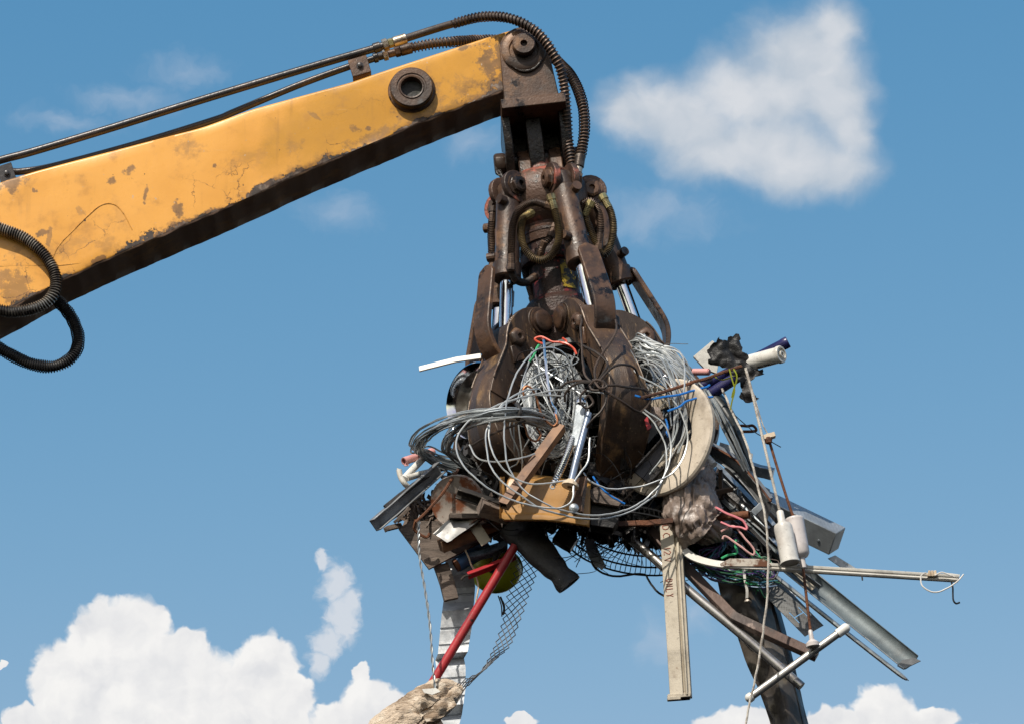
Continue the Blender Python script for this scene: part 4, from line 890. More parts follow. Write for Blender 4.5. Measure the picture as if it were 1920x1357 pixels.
# ---- black tying wire knotted over the middle tine
KN = root('tie_wire', 'brownish black tie wire knotted in front of the middle tine', 'wire', P(1120, 722, .7))
for pts in [[(1092, 600, .5), (1090, 625, .55), (1094, 680, .62), (1098, 705, .66), (1120, 722, .70)], [(1156, 600, .58), (1155, 625, .62), (1135, 655, .64), (1116, 690, .66), (1118, 722, .70)],
            [(1092, 648, .58), (1118, 660, .64), (1138, 682, .67), (1128, 705, .69), (1115, 725, .70)], [(1118, 722, .70), (1148, 690, .69), (1175, 683, .66), (1192, 695, .6), (1202, 722, .58), (1217, 738, .58)],
            [(1112, 724, .70), (1150, 722, .69), (1190, 727, .64), (1214, 732, .6), (1219, 745, .6), (1212, 762, .6), (1196, 774, .6)], [(1122, 728, .70), (1160, 748, .69), (1190, 768, .64), (1207, 776, .6)],
            [(1128, 724, .70), (1137, 745, .70), (1130, 765, .70), (1112, 785, .70), (1100, 800, .68)], [(1125, 720, .70), (1085, 712, .66), (1056, 722, .62), (1045, 745, .58), (1040, 760, .54)], [(1120, 716, .70), (1085, 718, .67), (1062, 735, .64), (1058, 752, .6)],
            [(1105, 722, .71), (1118, 712, .72), (1132, 718, .72), (1128, 730, .72), (1112, 731, .72), (1106, 722, .71)], [(1112, 712, .71), (1125, 727, .73), (1138, 724, .72), (1130, 712, .72)],
            [(1100, 730, .69), (1088, 742, .69), (1090, 758, .69), (1102, 765, .69), (1112, 755, .69), (1105, 742, .69), (1096, 748, .69)]]:
    wire('strand', None, None, pts, 0, 2.3, 'black_wire', parent=KN)

# ---- left side of the load
bar('metal_strip', 'bent white metal slat poking out to the left above the bowl', 'slat', (786, 692, .25), (902, 669, .30), RECT(11, 4), 'white_paint', 35, bend=lambda f: Vector((0, 0, .010 * (1 - abs(f - .6) / .6))), nseg=5)
b = MB(); cb = P(893, 752, .12); axb = Vector((-.66, -.74, -.12)).normalized()
HCp = root('hubcap', 'shiny chrome rimmed hubcap wedged behind the left tine', 'hubcap', cb)
b.lathe([(.150, -.022), (.158, -.012), (.172, .004), (.180, .010), (.186, .004), (.184, -.006), (.160, -.03)], cb, axb, 56, cap=False); obj('rim', b, MATS['chrome'], HCp)
b = MB(); b.lathe([(0.001, -.05), (.03, -.052), (.05, -.07), (.075, -.068), (.09, -.05), (.11, -.056), (.130, -.045), (.152, -.022), (.156, -.03), (.12, -.075), (0.001, -.085)], cb, axb, 48, cap=False); obj('dish', b, mat('dull_steel_dish', (.30, .28, .25), .38, .7, [((.10, .085, .07), 5, .42, .62), ((.05, .04, .035), 11, .52, .7)]), HCp)
b = MB(); b.pipe(P(757, 864, .22), P(812, 846, .12), 7.5 * U, .004, 14); b.prism(PX([(756, 856), (766, 858), (766, 872), (758, 873), (761, 865)], .22), Vector((0, .006, 0)))
one('pink_tube', 'pale pink plastic tube with a torn end at the left edge', 'tube', b, 'pink_plastic')
HD = root('white_handle', 'white plastic handle with two tubes at far left', 'handle', P(755, 893, .3))  # T-shaped handle with a grip, a lever and two tubes
b = MB(); b.tube(spl(PX([(748, 880, .3), (751, 893, .3), (758, 905, .3), (766, 913, .28)], 0), 5), [3 * U, 5 * U, 5.5 * U] + [6 * U] * 8 + [5 * U, 4 * U, 3 * U, 2 * U, 2 * U][:5], 10) if False else b.tube(spl(PX([(748, 880, .3), (751, 893, .3), (758, 905, .3), (766, 913, .28)], 0), 5), 5.2 * U, 10); obj('grip', b, MATS['white_plastic'], HD)
b = MB(); b.tube([P(757, 897, .3), P(782, 871, .22), P(804, 848, .12)], 6.5 * U, 12); obj('tube', b, MATS['white_plastic'], HD)
b = MB(); b.tube([P(762, 896, .3), P(788, 888, .22), P(822, 880, .12)], 6 * U, 12); obj('tube', b, MATS['white_plastic'], HD)
b = MB(); b.tube([P(745, 877, .3), P(763, 916, .28)], 1.6 * U, 6); obj('lever', b, MATS['white_plastic'], HD)
bar('aluminium_channel', 'grey aluminium channel jutting down to the left, lowest of its bunch', 'channel', (703, 984, .42), (826, 876, .25), CH(24, 16, 2.5), 'rough_grey_sheet', -12)
bar('black_strip', 'thin black strip lying along the aluminium channel', 'strip', (722, 950, .40), (812, 884, .24), RECT(9, 6), 'black_boot', 10)
bar('pale_lath', 'pale splintered lath beside the black strip', 'lath', (718, 970, .36), (800, 900, .24), RECT(10, 4), 'grey_wood', 25)
bar('short_stub', 'short grey wooden stub just below the channel', 'stub', (722, 992, .25), (752, 984, .2), RECT(9, 8), 'grey_wood', 15)
b = MB(); cdk = P(856, 940, .42); b.lathe([(0.001, 0), (.112, 0), (.120, .006), (.122, -.004), (.122, -.03), (.112, -.036), (0.001, -.03)], cdk, Vector((-.25, -.86, -.40)), 40, cap=False)
one('rusty_disc', 'round rusty and white tin lid shaded by wires at left', 'lid', b, mat('rusty_lid', (0.42, 0.36, 0.31), .55, .1, None, [((0.20, 0.065, 0.024), 5.5, .51, .60, .75, 0), ((0.08, 0.03, 0.018), 9, .58, .68, .8, 0)], [(40, .2)]))
wire('rusty_rod', 'thin rusty rod leaning across the rusty lid', 'rod', [(780, 978, .46), (812, 945, .47), (838, 912, .47), (858, 880, .44)], 0, 2.7, 'rust_steel')
bar('dark_channel', 'short dark steel channel lying over the rusty lid', 'channel', (857, 922, .50), (940, 950, .48), CH(20, 14, 3), 'dark_metal', -30)
bar('timber_block', 'stubby weathered timber block left of the ochre casing', 'timber', (900, 948, .52), (955, 966, .46), RECT(26, 26), 'grey_wood', -22)
bar('zinc_offcut', 'wide splintered lath edge-on under the rusty lid', 'lath', (842, 968, .40), (915, 968, .38), RECT(9, 30), 'grey_wood', 10)
plate('tin_sheet', 'bent piece of dull white tin lying above the wooden board', 'tin sheet', [(812, 997, .40), (838, 1014, .42), (846, 1010, .42), (905, 968, .40), (880, 958, .38), (842, 972, .40)], .40, .003, mat('scuffed_tin', (.46, .45, .43), .45, .3, [((.24, .24, .24), 6, .42, .62)], [((.15, .08, .04), 14, .62, .72, .7, 0)]), sub=3, crumple=.012, cs=8.0)
bar('white_strip', 'flat pale metal strip hanging steeply left of the blue mesh', 'strip', (880, 972, .36), (912, 1018, .36), RECT(21, 3), 'cream_paint', 12)
plate('wooden_board', 'broad weathered grey wooden board under the left heap', 'board', [(747, 990), (770, 976), (850, 976), (890, 1000), (944, 978), (940, 995), (905, 1014), (804, 1066)], .28, .018, 'grey_wood')
bar('brown_plank', 'dark brown timber lying across the wooden board', 'plank', (826, 1024, .36), (935, 978, .30), RECT(22, 20), 'brown_wood', -20)
bar('grey_picket', 'short grey wooden picket hanging below the board', 'picket', (826, 1058, .24), (846, 1124, .24), RECT(27, 10), 'grey_wood', 14)
wire('bent_hook', 'rusty bent hook resting on the wooden board', 'hook', [(780, 974, .4), (776, 990, .38), (786, 1000, .37), (800, 1006, .36), (806, 1000, .36)], 0, 2.7, 'rust_steel')
b = MB(); b.sheet(lambda u, v: P(880 + 72 * u, 1034 - 24 * u + 17 * v * (1 + .4 * math.sin(u * 3)), .24 + .05 * math.sin(v * 3)), 12, 6, .004); one('blue_mesh_cloth', 'folded blue grey woven cloth above the lime bowl', 'cloth', b, 'blue_weave')
TI = root('blue_tin', 'dented blue tin with a rusty mouth left of the lime bowl', 'tin', P(880, 1045, .22))
b = MB(); b.pipe(P(857, 1058, .24), P(915, 1026, .2), 14 * U, .003, 20); obj('body', b, MATS['blue_tin'], TI)
b = MB(); b.pipe(P(853, 1060, .24), P(862, 1055, .24), 12.5 * U, .004, 18); obj('mouth', b, MATS['rust_steel'], TI)

# galvanised trapezoid sheet hanging down
def cpath():
    c = [(866, 1000, 26), (862, 1040, 27), (861, 1075, 26), (863, 1100, 28), (860, 1127, 29), (858, 1142, 29), (857, 1160, 30), (853, 1192, 29), (849, 1222, 28), (843, 1234, 27), (846, 1252, 27), (848, 1290, 25), (845, 1320, 24), (842, 1340, 24), (836, 1362, 24), (834, 1400, 24), (838, 1450, 24), (835, 1500, 24)]
    dd = [.10, .10, .12, .05, .06, .13, .12, .11, .12, .04, .10, .10, .11, .04, .10, .10, .06, .10]
    return c, dd
cc, dd = cpath(); c2_, d2_ = [], []
for k in range(len(cc)):                                   # small pressed ribs between the big folds
    c2_.append(cc[k]); d2_.append(dd[k])
    if k + 1 < len(cc) and abs(dd[k] - dd[k + 1]) < .03 and cc[k + 1][1] - cc[k][1] > 24:
        for f_, bump_ in ((.40, 0), (.46, .008), (.54, .008), (.60, 0)):
            c2_.append(tuple(cc[k][i] + (cc[k + 1][i] - cc[k][i]) * f_ for i in range(3))); d2_.append(dd[k] + (dd[k + 1] - dd[k]) * f_ - bump_)
cc, dd = c2_, d2_; rings = []
for (x, y, w), d_ in zip(cc, dd):
    a, c_ = P(x - w, y + 3, d_), P(x + w, y - 1, d_ + .01); rings.append([a, c_, c_ + Vector((0, .002, 0)), a + Vector((0, .002, 0))])
b = MB(); b.loft(rings); one('ribbed_sheet', 'long strip of ribbed galvanised roof sheet hanging behind the red pole', 'roof sheet', b, mat('spangled_zinc', (0.66, 0.68, 0.70), .5, .2, [((0.52, 0.55, 0.58), 60, .42, .6), ((0.34, 0.36, 0.38), 4, .5, .7)], [((0.12, 0.11, 0.10), 70, .70, .75, .6, 0)], [(90, .08)]), angle=15)
wire('dangling_wire', 'thin wavy wire dangling between the tin and the ribbed sheet', 'wire', [(872, 1030, .3), (882, 1055, .3), (891, 1075, .28), (897, 1100, .27), (892, 1130, .27)], 0, 1.6, 'ivory_plastic')
# lime bowl
b = MB(); cl = P(930, 1068, .06); axl = Vector((-.28, -.62, -.72)).normalized()
prof = []
for k in range(13): a = k / 12 * math.pi / 2; prof.append((.118 * math.cos(a) + .001, .10 * math.sin(a) * .9))
b.lathe([(.108, -.012), (.124, -.012), (.126, 0)] + prof, cl, -axl if False else Vector((.1, -.55, -.83)), 40, cap=False)
LB = one('lime_helmet', 'lime yellow plastic helmet hanging upside down behind the red pole', 'helmet', b, 'lime_plastic')
b = MB(); b.tube(spl(PX([(938, 1118, .1), (942, 1128, .1), (945, 1140, .1), (943, 1152, .1)], 0), 5), 2 * U, 5); b.tube(spl(PX([(938, 1120, .1), (945, 1132, .1), (946, 1150, .1)], 0), 5), 1.5 * U, 5); b.tube(spl(PX([(934, 1116, .1), (940, 1135, .1), (941, 1155, .1)], 0), 5), 1.2 * U, 5)
one('webbing', 'frayed black strap dangling under the lime helmet', 'strap', b, 'black_rubber')
b = MB(); b.tube(spl(PX([(935, 1025, .26), (930, 1040, .27), (925, 1062, .26), (920, 1072, .26)], 0), 5), 5 * U, 6); b.tube(spl(PX([(948, 1030, .26), (936, 1036, .28), (928, 1050, .26)], 0), 5), 4 * U, 6); one('black_rag', 'black rag hanging in front of the lime helmet', 'rag', b, 'blackpoly')
b = MB(); b.tube([P(966, 1022, .34), P(804, 1291, .30)], 8.2 * U, 16); one('red_pole', 'long red round pole slanting down to the left', 'pole', b, 'red_paint')
bar('red_angle', 'short dark red steel bar crossing the lime helmet', 'bar', (878, 1080, .30), (968, 1043, .28), LL(15, 10, 3), 'red_paint', -30)
wire('bent_wire', 'thin dark bent prong at the tip of the dark red bar', 'prong', [(884, 1078, .31), (872, 1080, .31), (864, 1086, .31)], 0, 2.0, 'dark_metal')
plate('maroon_cloth', 'scrap of maroon cloth above the red pole', 'cloth', [(945, 985), (985, 980), (1000, 1000), (980, 1025), (955, 1015)], .34, .004, 'maroon_cloth', sub=2, crumple=.012)
# flattened black rubber tube
pts = spl(PX([(962, 985, .30), (992, 1012, .33), (1028, 1052, .35), (1050, 1076, .36), (1068, 1096, .36)], 0), 6); F = frames(pts); b = MB(); ro, ri = [], []
for k, (p, f) in enumerate(zip(pts, F)):
    t = k / (len(pts) - 1); w = (29 - 3 * t + 4 * math.sin(t * 5 + 1) + 5 * mnoise.noise(Vector((t * 6, 3, 1)))) * U; h = (19 - 6 * t + 5 * mnoise.noise(Vector((t * 7, 1, 8)))) * U
    ro.append([p + f[1] * h * math.cos(a) + f[2] * w * math.sin(a) for a in [2 * math.pi * j / 20 for j in range(20)]]); ri.append([p + f[1] * h * .8 * math.cos(a) + f[2] * w * .9 * math.sin(a) for a in [2 * math.pi * j / 20 for j in range(20)]])
b.loft(ro + ri[::-1], closed=True); one('rubber_boot', 'flattened black rubber pipe with white paint specks under the heap', 'rubber pipe', b, 'black_boot')
# twisted wire
base = spl(PX([(787, 965, .44), (785, 1000, .44), (787, 1045, .43), (797, 1105, .42), (806, 1170, .41), (811, 1240, .40), (816, 1292, .40)], 0), 14)
TWr = root('twisted_wire', 'long twisted pair of grey wire hanging down at far left', 'wire', base[0])
for s in (0, 1):
    b = MB(); F = frames(base); pth = [p + (f[1] * math.cos(k * .75 + s * math.pi) + f[2] * math.sin(k * .75 + s * math.pi)) * 1.4 * U for k, (p, f) in enumerate(zip(base, F))]
    b.tube(pth, 1.35 * U, 6); obj('strand', b, MATS['galvanised_wire'], TWr)
# expanded metal strip
em = spl(PX([(1000, 1010, .18), (990, 1050, .2), (978, 1095, .22), (966, 1140, .24), (950, 1190, .26), (925, 1235, .29), (885, 1275, .33), (845, 1300, .36), (812, 1322, .38)], 0), 8)
b = MB(); F = frames(em); Lm = [0]
for a, c_ in zip(em, em[1:]): Lm.append(Lm[-1] + (c_ - a).length)
def emp(s, v):
    s = min(max(s, 0), Lm[-1] - 1e-6); k = max(i for i in range(len(Lm) - 1) if Lm[i] <= s); t = (s - Lm[k]) / (Lm[k + 1] - Lm[k]); p = em[k].lerp(em[k + 1], t)
    g_ = s / Lm[-1]; side = (Vector((.95, -.25, .20)) * (1 - g_ ** 2) + Vector((.25, -.75, .6)) * g_ ** 2).normalized()
    tg = (em[k + 1] - em[k]).normalized(); side = (side - tg * side.dot(tg)).normalized()
    return p + side * v * (.058 - .010 * g_) + Vector((0, .012 * mnoise.noise(Vector((s * 7, v * 2, 1))), 0))
NC, DS = 1, .076; nrow = int(Lm[-1] / DS)
for c_ in range(-NC, NC + 1):
    for sg in (-1, 1):
        pth = []
        for r_ in range(nrow * 2 + 1):
            off = (0.5 * (1 if r_ % 2 else -1)) * sg; v = (c_ + off + .0) / (NC + .5)
            if abs(v) > 1.0 + 1e-6: v = math.copysign(1.0, v)
            pth.append(emp(r_ * DS / 2, v))
        b.tube([p + Vector([mnoise.noise(p * 9 + Vector((i * 5, 0, 0))) * .010 for i in range(3)]) for p in pth], 1.15 * U, 4)
one('expanded_mesh', 'narrow strip of diamond expanded metal mesh curling down to the left', 'metal mesh', b, mat('mesh_zinc', (.34, .34, .345), .4, .5, ((.12, .12, .125), 9, .42, .6)))
# hessian sack at the bottom
pth = spl(PX([(868, 1289, .34), (842, 1298, .34), (808, 1314, .34), (774, 1338, .33), (742, 1364, .32), (712, 1398, .3), (680, 1450, .3)], 0), 14); rr = [(.012 + .050 * math.sin(min(1, k / 24) * 1.57) + .05 * k / len(pth)) for k in range(len(pth))]
b = MB(); blob(b, pth, rr, 3.0, .012, 6, 110, fold=True, flat=.55); SK = one('hessian_sack', 'torn pale brown sack hanging at the bottom edge left of centre', 'sack', b, 'hessian', angle=20)
for ol, dz in (([(862, 1283), (838, 1286), (800, 1300), (770, 1320), (792, 1326), (835, 1310), (864, 1300)], .42), ([(850, 1300), (815, 1316), (790, 1340), (800, 1352), (832, 1340), (856, 1318)], .44), ([(790, 1312), (762, 1332), (735, 1352), (728, 1376), (758, 1370), (788, 1346)], .45), ([(822, 1338), (800, 1352), (770, 1380), (800, 1390), (830, 1362)], .41)):
    plate('flap', None, None, ol, dz, .004, 'hessian', parent=SK, sub=4, crumple=.022, rough=4.0, cs=14.0)
plate('white_chip', 'small white plastic chip at the foot of the red pole', 'plastic piece', [(791, 1291), (818, 1289), (826, 1296), (810, 1302), (795, 1298)], .44, .004, 'white_plastic')

# ---- middle of the load
CAS = root('ochre_casing', 'ochre yellow plastic casing clamped under the middle of the claw', 'plastic casing', P(1025, 935, .6))
def csec(x, yt, yb, sk):
    return [P(x + sk, yt, .50), P(x + sk * .9, yt + 3, .56), P(x + sk * .6, yt + 12, .60), P(x + sk * .2, (yt + yb) / 2, .61), P(x, yb - 16, .615), P(x - 2, yb - 13, .635), P(x - 2, yb - 3, .635), P(x, yb, .62), P(x, yb, .42), P(x + sk, yt, .42)]
b = MB(); b.loft([csec(x, yt, yb, sk) for x, yt, yb, sk in ((942, 890, 974, 14), (948, 884, 977, 14), (975, 887, 977, 12), (1020, 892, 977, 10), (1060, 897, 981, 6), (1098, 902, 987, 4), (1106, 905, 989, 2))]); obj('shell', b, MATS['ochre_plastic'], CAS, bevel=.003)
b = MB(); b.sheet(lambda u, v: P(938 + 8 * u, 893 + 78 * v, .60 + .04 * math.sin(v * 3.1) - .02 * u), 3, 10, .004); obj('end_flap', b, MATS['ochre_plastic'], CAS)
b = MB()
Aq, Bq = P(944, 948, .74), P(1052, 800, .60); t_, s_, n_ = frm(Aq, Bq, rad(30)); h_ = 8.5 * U; hi = 6.5 * U
ringq = lambda p, q: [p + s_ * q * i + n_ * q * j for i, j in ((-1, -1), (1, -1), (1, 1), (-1, 1))]
b.loft([ringq(Aq, h_), ringq(Bq, h_), ringq(Bq, hi), ringq(Aq, hi)], closed=True); one('square_tube', 'brown square tube slanting across the ochre casing', 'tube', b, 'stick_wood')
CN = root('grey_conduit', 'smooth grey conduit pipe with an ivory end fitting', 'pipe', P(1070, 905, .72))
b = MB(); b.tube(spl(PX([(1071, 902, .72), (1085, 845, .70), (1104, 775, .64)], 0), 6), 6.5 * U, 14); obj('pipe', b, mat('blued_pipe', (.30, .35, .44), .3, .6, ((.2, .22, .27), 8, .45, .65), [((.35, .27, .2), 14, .64, .72, .5, .2)]), CN)
b = MB(); ax_ = (P(1071, 902, .72) - P(1085, 845, .70)).normalized(); o_ = P(1072, 899, .72)
b.lathe([(6 * U, 0), (9 * U, .004), (11 * U, .012), (15 * U, .020), (16 * U, .034), (10 * U, .038), (5 * U, .038), (5 * U, .02), (0.0005, .02)], o_, ax_, 12, cap=False); obj('end_fitting', b, MATS['ivory_plastic'], CN, angle=25)
fl = spl(PX([(1037, 907, .70), (1048, 888, .70), (1062, 855, .68), (1074, 820, .64)], 0), 8); FX = root('flexible_conduit', 'short ribbed silver conduit hose beside the grey conduit', 'hose', fl[0])
b = MB(); b.tube(fl, 5.2 * U, 12); h = obj('core', b, MATS['galvanised'], FX); b = MB(); b.coil(fl, 5.4 * U, 1.4 * U, 4 * U, 12, 6); obj('rib', b, MATS['chrome'], h)
b = MB(); b.lathe([(3 * U, -.004), (5 * U, -.004), (5 * U, .004), (3 * U, .004)], P(1036, 912, .70), YF, 14, cap=False); obj('eyelet', b, MATS['galvanised'], FX)
ZS = root('zinc_strip', 'bright zinc strap with a bent top in front of the tangle', 'strap', P(1085, 790, .6))
bar('strap', None, None, (1079, 836, .66), (1091, 742, .60), RECT(20, 3), 'galvanised', 28, parent=ZS)
b = MB(); b.lathe([(0.0005, .016), (.012, .014), (.021, .006), (.024, 0)], P(1090, 752, .66), Vector((.1, -.9, .35)), 20, cap=False); obj('stud', b, MATS['chrome'], ZS)
bar('flat_steel', 'rusty brown strap with a bolt in front of the ochre casing', 'strap', (1083, 962, .68), (1092, 895, .64), RECT(22, 8), 'greasy_steel', 40)
b = MB(); b.lathe([(.02, 0), (.022, .004), (.012, .012), (0.0005, .014)], P(1076, 952, .70), YF, 16, cap=False); one('washer', 'small grey washer on the face of the ochre casing', 'washer', b, 'galvanised')
plate('black_box', 'battered black plastic box right of the ochre casing', 'box', [(1108, 930), (1128, 918), (1165, 935), (1160, 975), (1150, 990), (1106, 984)], .56, .10, 'blackpoly', bevel=.004)  # plain black plastic box, not part of any lamp
plate('broken_board', 'splintered grey brown board resting on the black box', 'board', [(1100, 920), (1118, 912), (1168, 938), (1160, 948), (1112, 940)], .60, .03, 'grey_wood')
wire('blue_wire_end', 'short bright blue wire end above the black box', 'wire', [(1112, 892, .62), (1128, 915, .64), (1150, 932, .64), (1172, 944, .62)], 0, 1.8, 'blue_cable')
bar('long_flat_bar', 'rusty flat bar running right from the black box to the post', 'bar', (1150, 982, .45), (1262, 976, .45), RECT(10, 8), 'rust_steel', 20)
bar('white_perforated_strip', 'short white metal strip with one round hole inside the upright coil', 'strip', (1004, 724, .40), (1042, 690, .36), RECT(15, 4), 'white_paint', 10)
b = MB(); b.lathe([(0.0005, 0.001), (.007, .001)], P(1011, 717, .412), Vector((0, -1, -.3)), 12, cap=False); one('hole_disc', 'dark disc standing in for the round hole of the short white strip', 'hole disc', b, 'dark_bore')  # added dark disc stands for the shade inside the hole
wire('copper_hook', 'copper coloured bent wire hook in front of the upright coil', 'hook', [(984, 745, .62), (981, 730, .62), (990, 723, .62), (1000, 732, .62), (1010, 760, .62), (1020, 785, .62), (1036, 799, .62), (1046, 790, .62), (1042, 772, .6)], 0, 2.2, 'copper')
wire('copper_hook', 'lower rusty wire hook behind the brown square tube', 'hook', [(972, 778, .6), (984, 800, .62), (990, 818, .62), (1004, 826, .62), (1014, 816, .62), (1006, 802, .6)], 0, 2.0, 'copper')
wire('steel_needle', 'long thin steel rod with bent ends standing in the upright coil', 'rod', [(1014, 635, .55), (1020, 643, .58), (1024, 680, .60), (1030, 735, .60), (1036, 757, .6), (1044, 768, .6), (1042, 782, .6)], 0, 2.6, 'chrome')
wire('orange_cable', 'looped orange red cable at the top of the tangle', 'cable', [(1022, 645, .56), (1006, 640, .56), (1003, 634, .56), (1015, 631, .56), (1035, 640, .57), (1050, 641, .57), (1066, 646, .58), (1075, 655, .58), (1080, 665, .58)], 0, 2.2, 'orange_cable')
wire('orange_cable', 'short orange red cable end beside the middle tine', 'cable', [(1054, 634, .57), (1062, 640, .57), (1058, 645, .57), (1048, 642, .57)], 0, 2.0, 'orange_cable')
wire('green_cable', 'thin green twisted cable behind the orange loop', 'cable', [(1012, 645, .55), (1006, 655, .56), (1001, 668, .56), (994, 678, .55)], 0, 2.2, 'green_cable')
wire('thin_rod', 'thin dark rod crossing the left tine behind the wire loops', 'rod', [(872, 842, .68), (920, 815, .72), (985, 788, .70)], 0, 2.0, 'black_wire')

# ---- cream disc and what sits in it
DC = root('cream_disc', 'large round cream enamel lamp reflector at the right of the claw', 'lamp reflector', P(1262, 818, .4))
axd = Vector((-.64, -.76, .04)).normalized(); cd0 = P(1243, 818, .44)
b = MB(); b.lathe([(.150, -.022), (.17, -.012), (.20, -.006), (.245, -.002), (.255, .0), (.272, -.002), (.280, -.010), (.278, -.03), (.268, -.028), (.20, -.03), (.150, -.035)], cd0, axd, 64, cap=False); obj('rim', b, MATS['cream_disc'], DC)
b = MB(); 
a1 = axd.orthogonal().normalized()
up_ = (Vector((0, 0, 1)) - axd * axd.z).normalized(); sd_ = axd.cross(up_)
out = [cd0 - axd * .016 + (up_ * math.sin(a) * .2 + sd_ * math.cos(a) * .2) for a in [math.pi + math.pi * k / 16 for k in range(17)]] + [cd0 - axd * .016 + up_ * -.06 + sd_ * .12, cd0 - axd * .016 + up_ * -.06 - sd_ * .12]
b.prism(out, -axd * .006); obj('floor', b, MATS['cream_disc'], DC)
bar('grey_trough', 'dull grey metal trough lying inside the cream reflector', 'trough', (1205, 892, .46), (1302, 782, .42), CH(40, 26, 3), 'dark_metal', 8)
bar('pale_strip', 'thin pale metal strip along the trough', 'strip', (1235, 875, .50), (1297, 805, .46), RECT(5, 4), 'cream_paint', 0)
plate('galvanised_flap', 'crumpled grey tin flap above the trough', 'tin sheet', [(1210, 720), (1248, 712), (1262, 745), (1250, 790), (1215, 830), (1205, 780)], .36, .003, 'rough_grey_sheet', sub=2, crumple=.014)
plate('red_scrap', 'torn red plastic sliver beside the middle tine', 'plastic piece', [(1203, 742), (1212, 745), (1216, 790), (1222, 800), (1214, 806), (1206, 780)], .52, .006, 'red_paint')
plate('green_pouch', 'crumpled olive pouch beside the red sliver', 'pouch', [(1212, 760), (1236, 765), (1244, 785), (1236, 798), (1222, 790)], .46, .015, 'hessian' if False else 'bag_plastic', sub=2, crumple=.012)
sp = spl(PX([(1240, 720, .5), (1247, 712, .5), (1257, 705, .5)], 0), 8); b = MB(); b.coil(sp, 11 * U, 1.3 * U, 4.5 * U, 14, 5); one('coil_spring', 'shiny bed spring on top of the cream reflector', 'spring', b, 'chrome')
sp = spl(PX([(1250, 738, .5), (1258, 732, .5), (1266, 726, .5)], 0), 8); b = MB(); b.coil(sp, 10 * U, 1.4 * U, 4.5 * U, 14, 5); one('coil_spring', 'copper tinted spring just below the shiny bed spring', 'spring', b, 'copper')
wire('rusty_rod', 'long thin rusty rod pointing from the claw to the black plastic', 'rod', [(1203, 746, .62), (1260, 728, .58), (1320, 709, .50), (1392, 687, .42)], 0, 3.0, 'rust_steel')
wire('blue_cable', 'upper bright blue cable crossing the cream reflector', 'cable', [(1190, 741, .60), (1215, 747, .60), (1240, 745, .60), (1280, 737, .58), (1318, 727, .52), (1330, 721, .5)], 0, 2.1, 'blue_cable')
wire('blue_cable', 'lower bright blue cable crossing the cream reflector', 'cable', [(1253, 771, .58), (1275, 762, .58), (1287, 753, .58), (1310, 746, .55), (1336, 744, .52)], 0, 2.1, 'blue_cable')
wire('blue_cable', 'short blue cable end with bare copper under the lower blue cable', 'cable', [(1248, 785, .56), (1252, 800, .56), (1250, 812, .56), (1254, 820, .56)], 0, 1.9, 'blue_cable')

# ---- right top: tubes and torn black plastic
plate('white_bracket', 'white folded steel bracket behind the right tine', 'bracket', [(1300, 668), (1336, 638), (1352, 655), (1344, 700), (1322, 692)], .0, .02, 'white_paint')
b = MB(); b.tube([P(1300, 697, .2), P(1329, 697, .24)], 6.5 * U, 14); b.tube([P(1327, 697, .238), P(1330.5, 697, .243)], 5 * U, 12); one('pink_tube', 'short pink tube poking out right of the wire fan', 'tube', b, 'pink_plastic')
def captube(name, label, A, B, r, m, cap=True):
    t = (P(*B) - P(*A)); L = t.length; b = MB()
    b.lathe([(r * .98, 0), (r, .004), (r, L - .03), (r * 1.06, L - .028), (r * 1.06, L - .004), (r, L), (r * .75, L), (r * .7, L - .006), (0.0005, L - .006)], P(*A), t, 24, cap=False); return one(name, label, 'tube', b, m)
captube('navy_tube', 'long dark navy tube pointing up to the right behind the white tube', (1318, 724, .18), (1478, 641, .28), 10.5 * U, 'navy_plastic')
captube('navy_tube', 'second navy tube, lower one under the black plastic', (1322, 745, .20), (1392, 700, .26), 11 * U, 'navy_plastic')
WT = root('white_tube', 'white plastic cartridge tube sticking out of the black plastic', 'tube', P(1435, 675, .34))
A, B = P(1392, 684, .33), P(1466, 664, .47); t = B - A; L = t.length; b = MB()
b.lathe([(.036, 0), (.0375, .01), (.0375, L - .02), (.041, L - .018), (.041, L - .004), (.038, L), (.030, L), (.028, L - .01), (.016, L - .01), (.015, L + .004), (.008, L + .004), (.007, L - .01), (.0005, L - .01)], A, t, 28, cap=False); obj('body', b, MATS['white_plastic'], WT)
tt, ss_, nn = frm(A, B, 0); lowd = (nn * .62 - ss_ * .78 if (-ss_).z < 0 else nn * .62 + ss_ * .78).normalized()
b = MB(); rr_ = random.Random(5)
cx_ = L * .42
for k in range(9):
    if k == 4: cx_ += .012; continue
    wq = rr_.uniform(.004, .007); hq_ = rr_.uniform(.007, .010); e2 = tt.cross(lowd)
    b.box(A + tt * cx_ + lowd * .0378, tt * wq * .4, e2 * hq_ * .5, lowd * .0006); cx_ += wq + .0015
obj('print', b, MATS['black_ink'], WT)
plate('black_plastic', 'torn black plastic bag wrapped round the tubes', 'plastic bag', [(1326, 655), (1338, 642), (1348, 632), (1356, 640), (1364, 640), (1370, 628), (1386, 624), (1389, 648), (1396, 660), (1403, 664), (1405, 685), (1414, 694), (1430, 688), (1434, 698), (1416, 704), (1406, 712), (1412, 738), (1424, 745), (1398, 752), (1386, 742), (1392, 734), (1388, 715), (1380, 702), (1368, 692), (1350, 684), (1328, 680), (1332, 668)], .40, .004, 'blackpoly', sub=4, crumple=.020, rough=3.0, cs=12.0)
plate('black_plastic', 'small black plastic shred behind the white tube', 'plastic bag', [(1345, 660), (1362, 650), (1392, 668), (1396, 690), (1420, 692), (1400, 720), (1376, 700)], .30, .004, 'blackpoly', sub=4, crumple=.018, rough=2.5, cs=13.0)
b = MB()
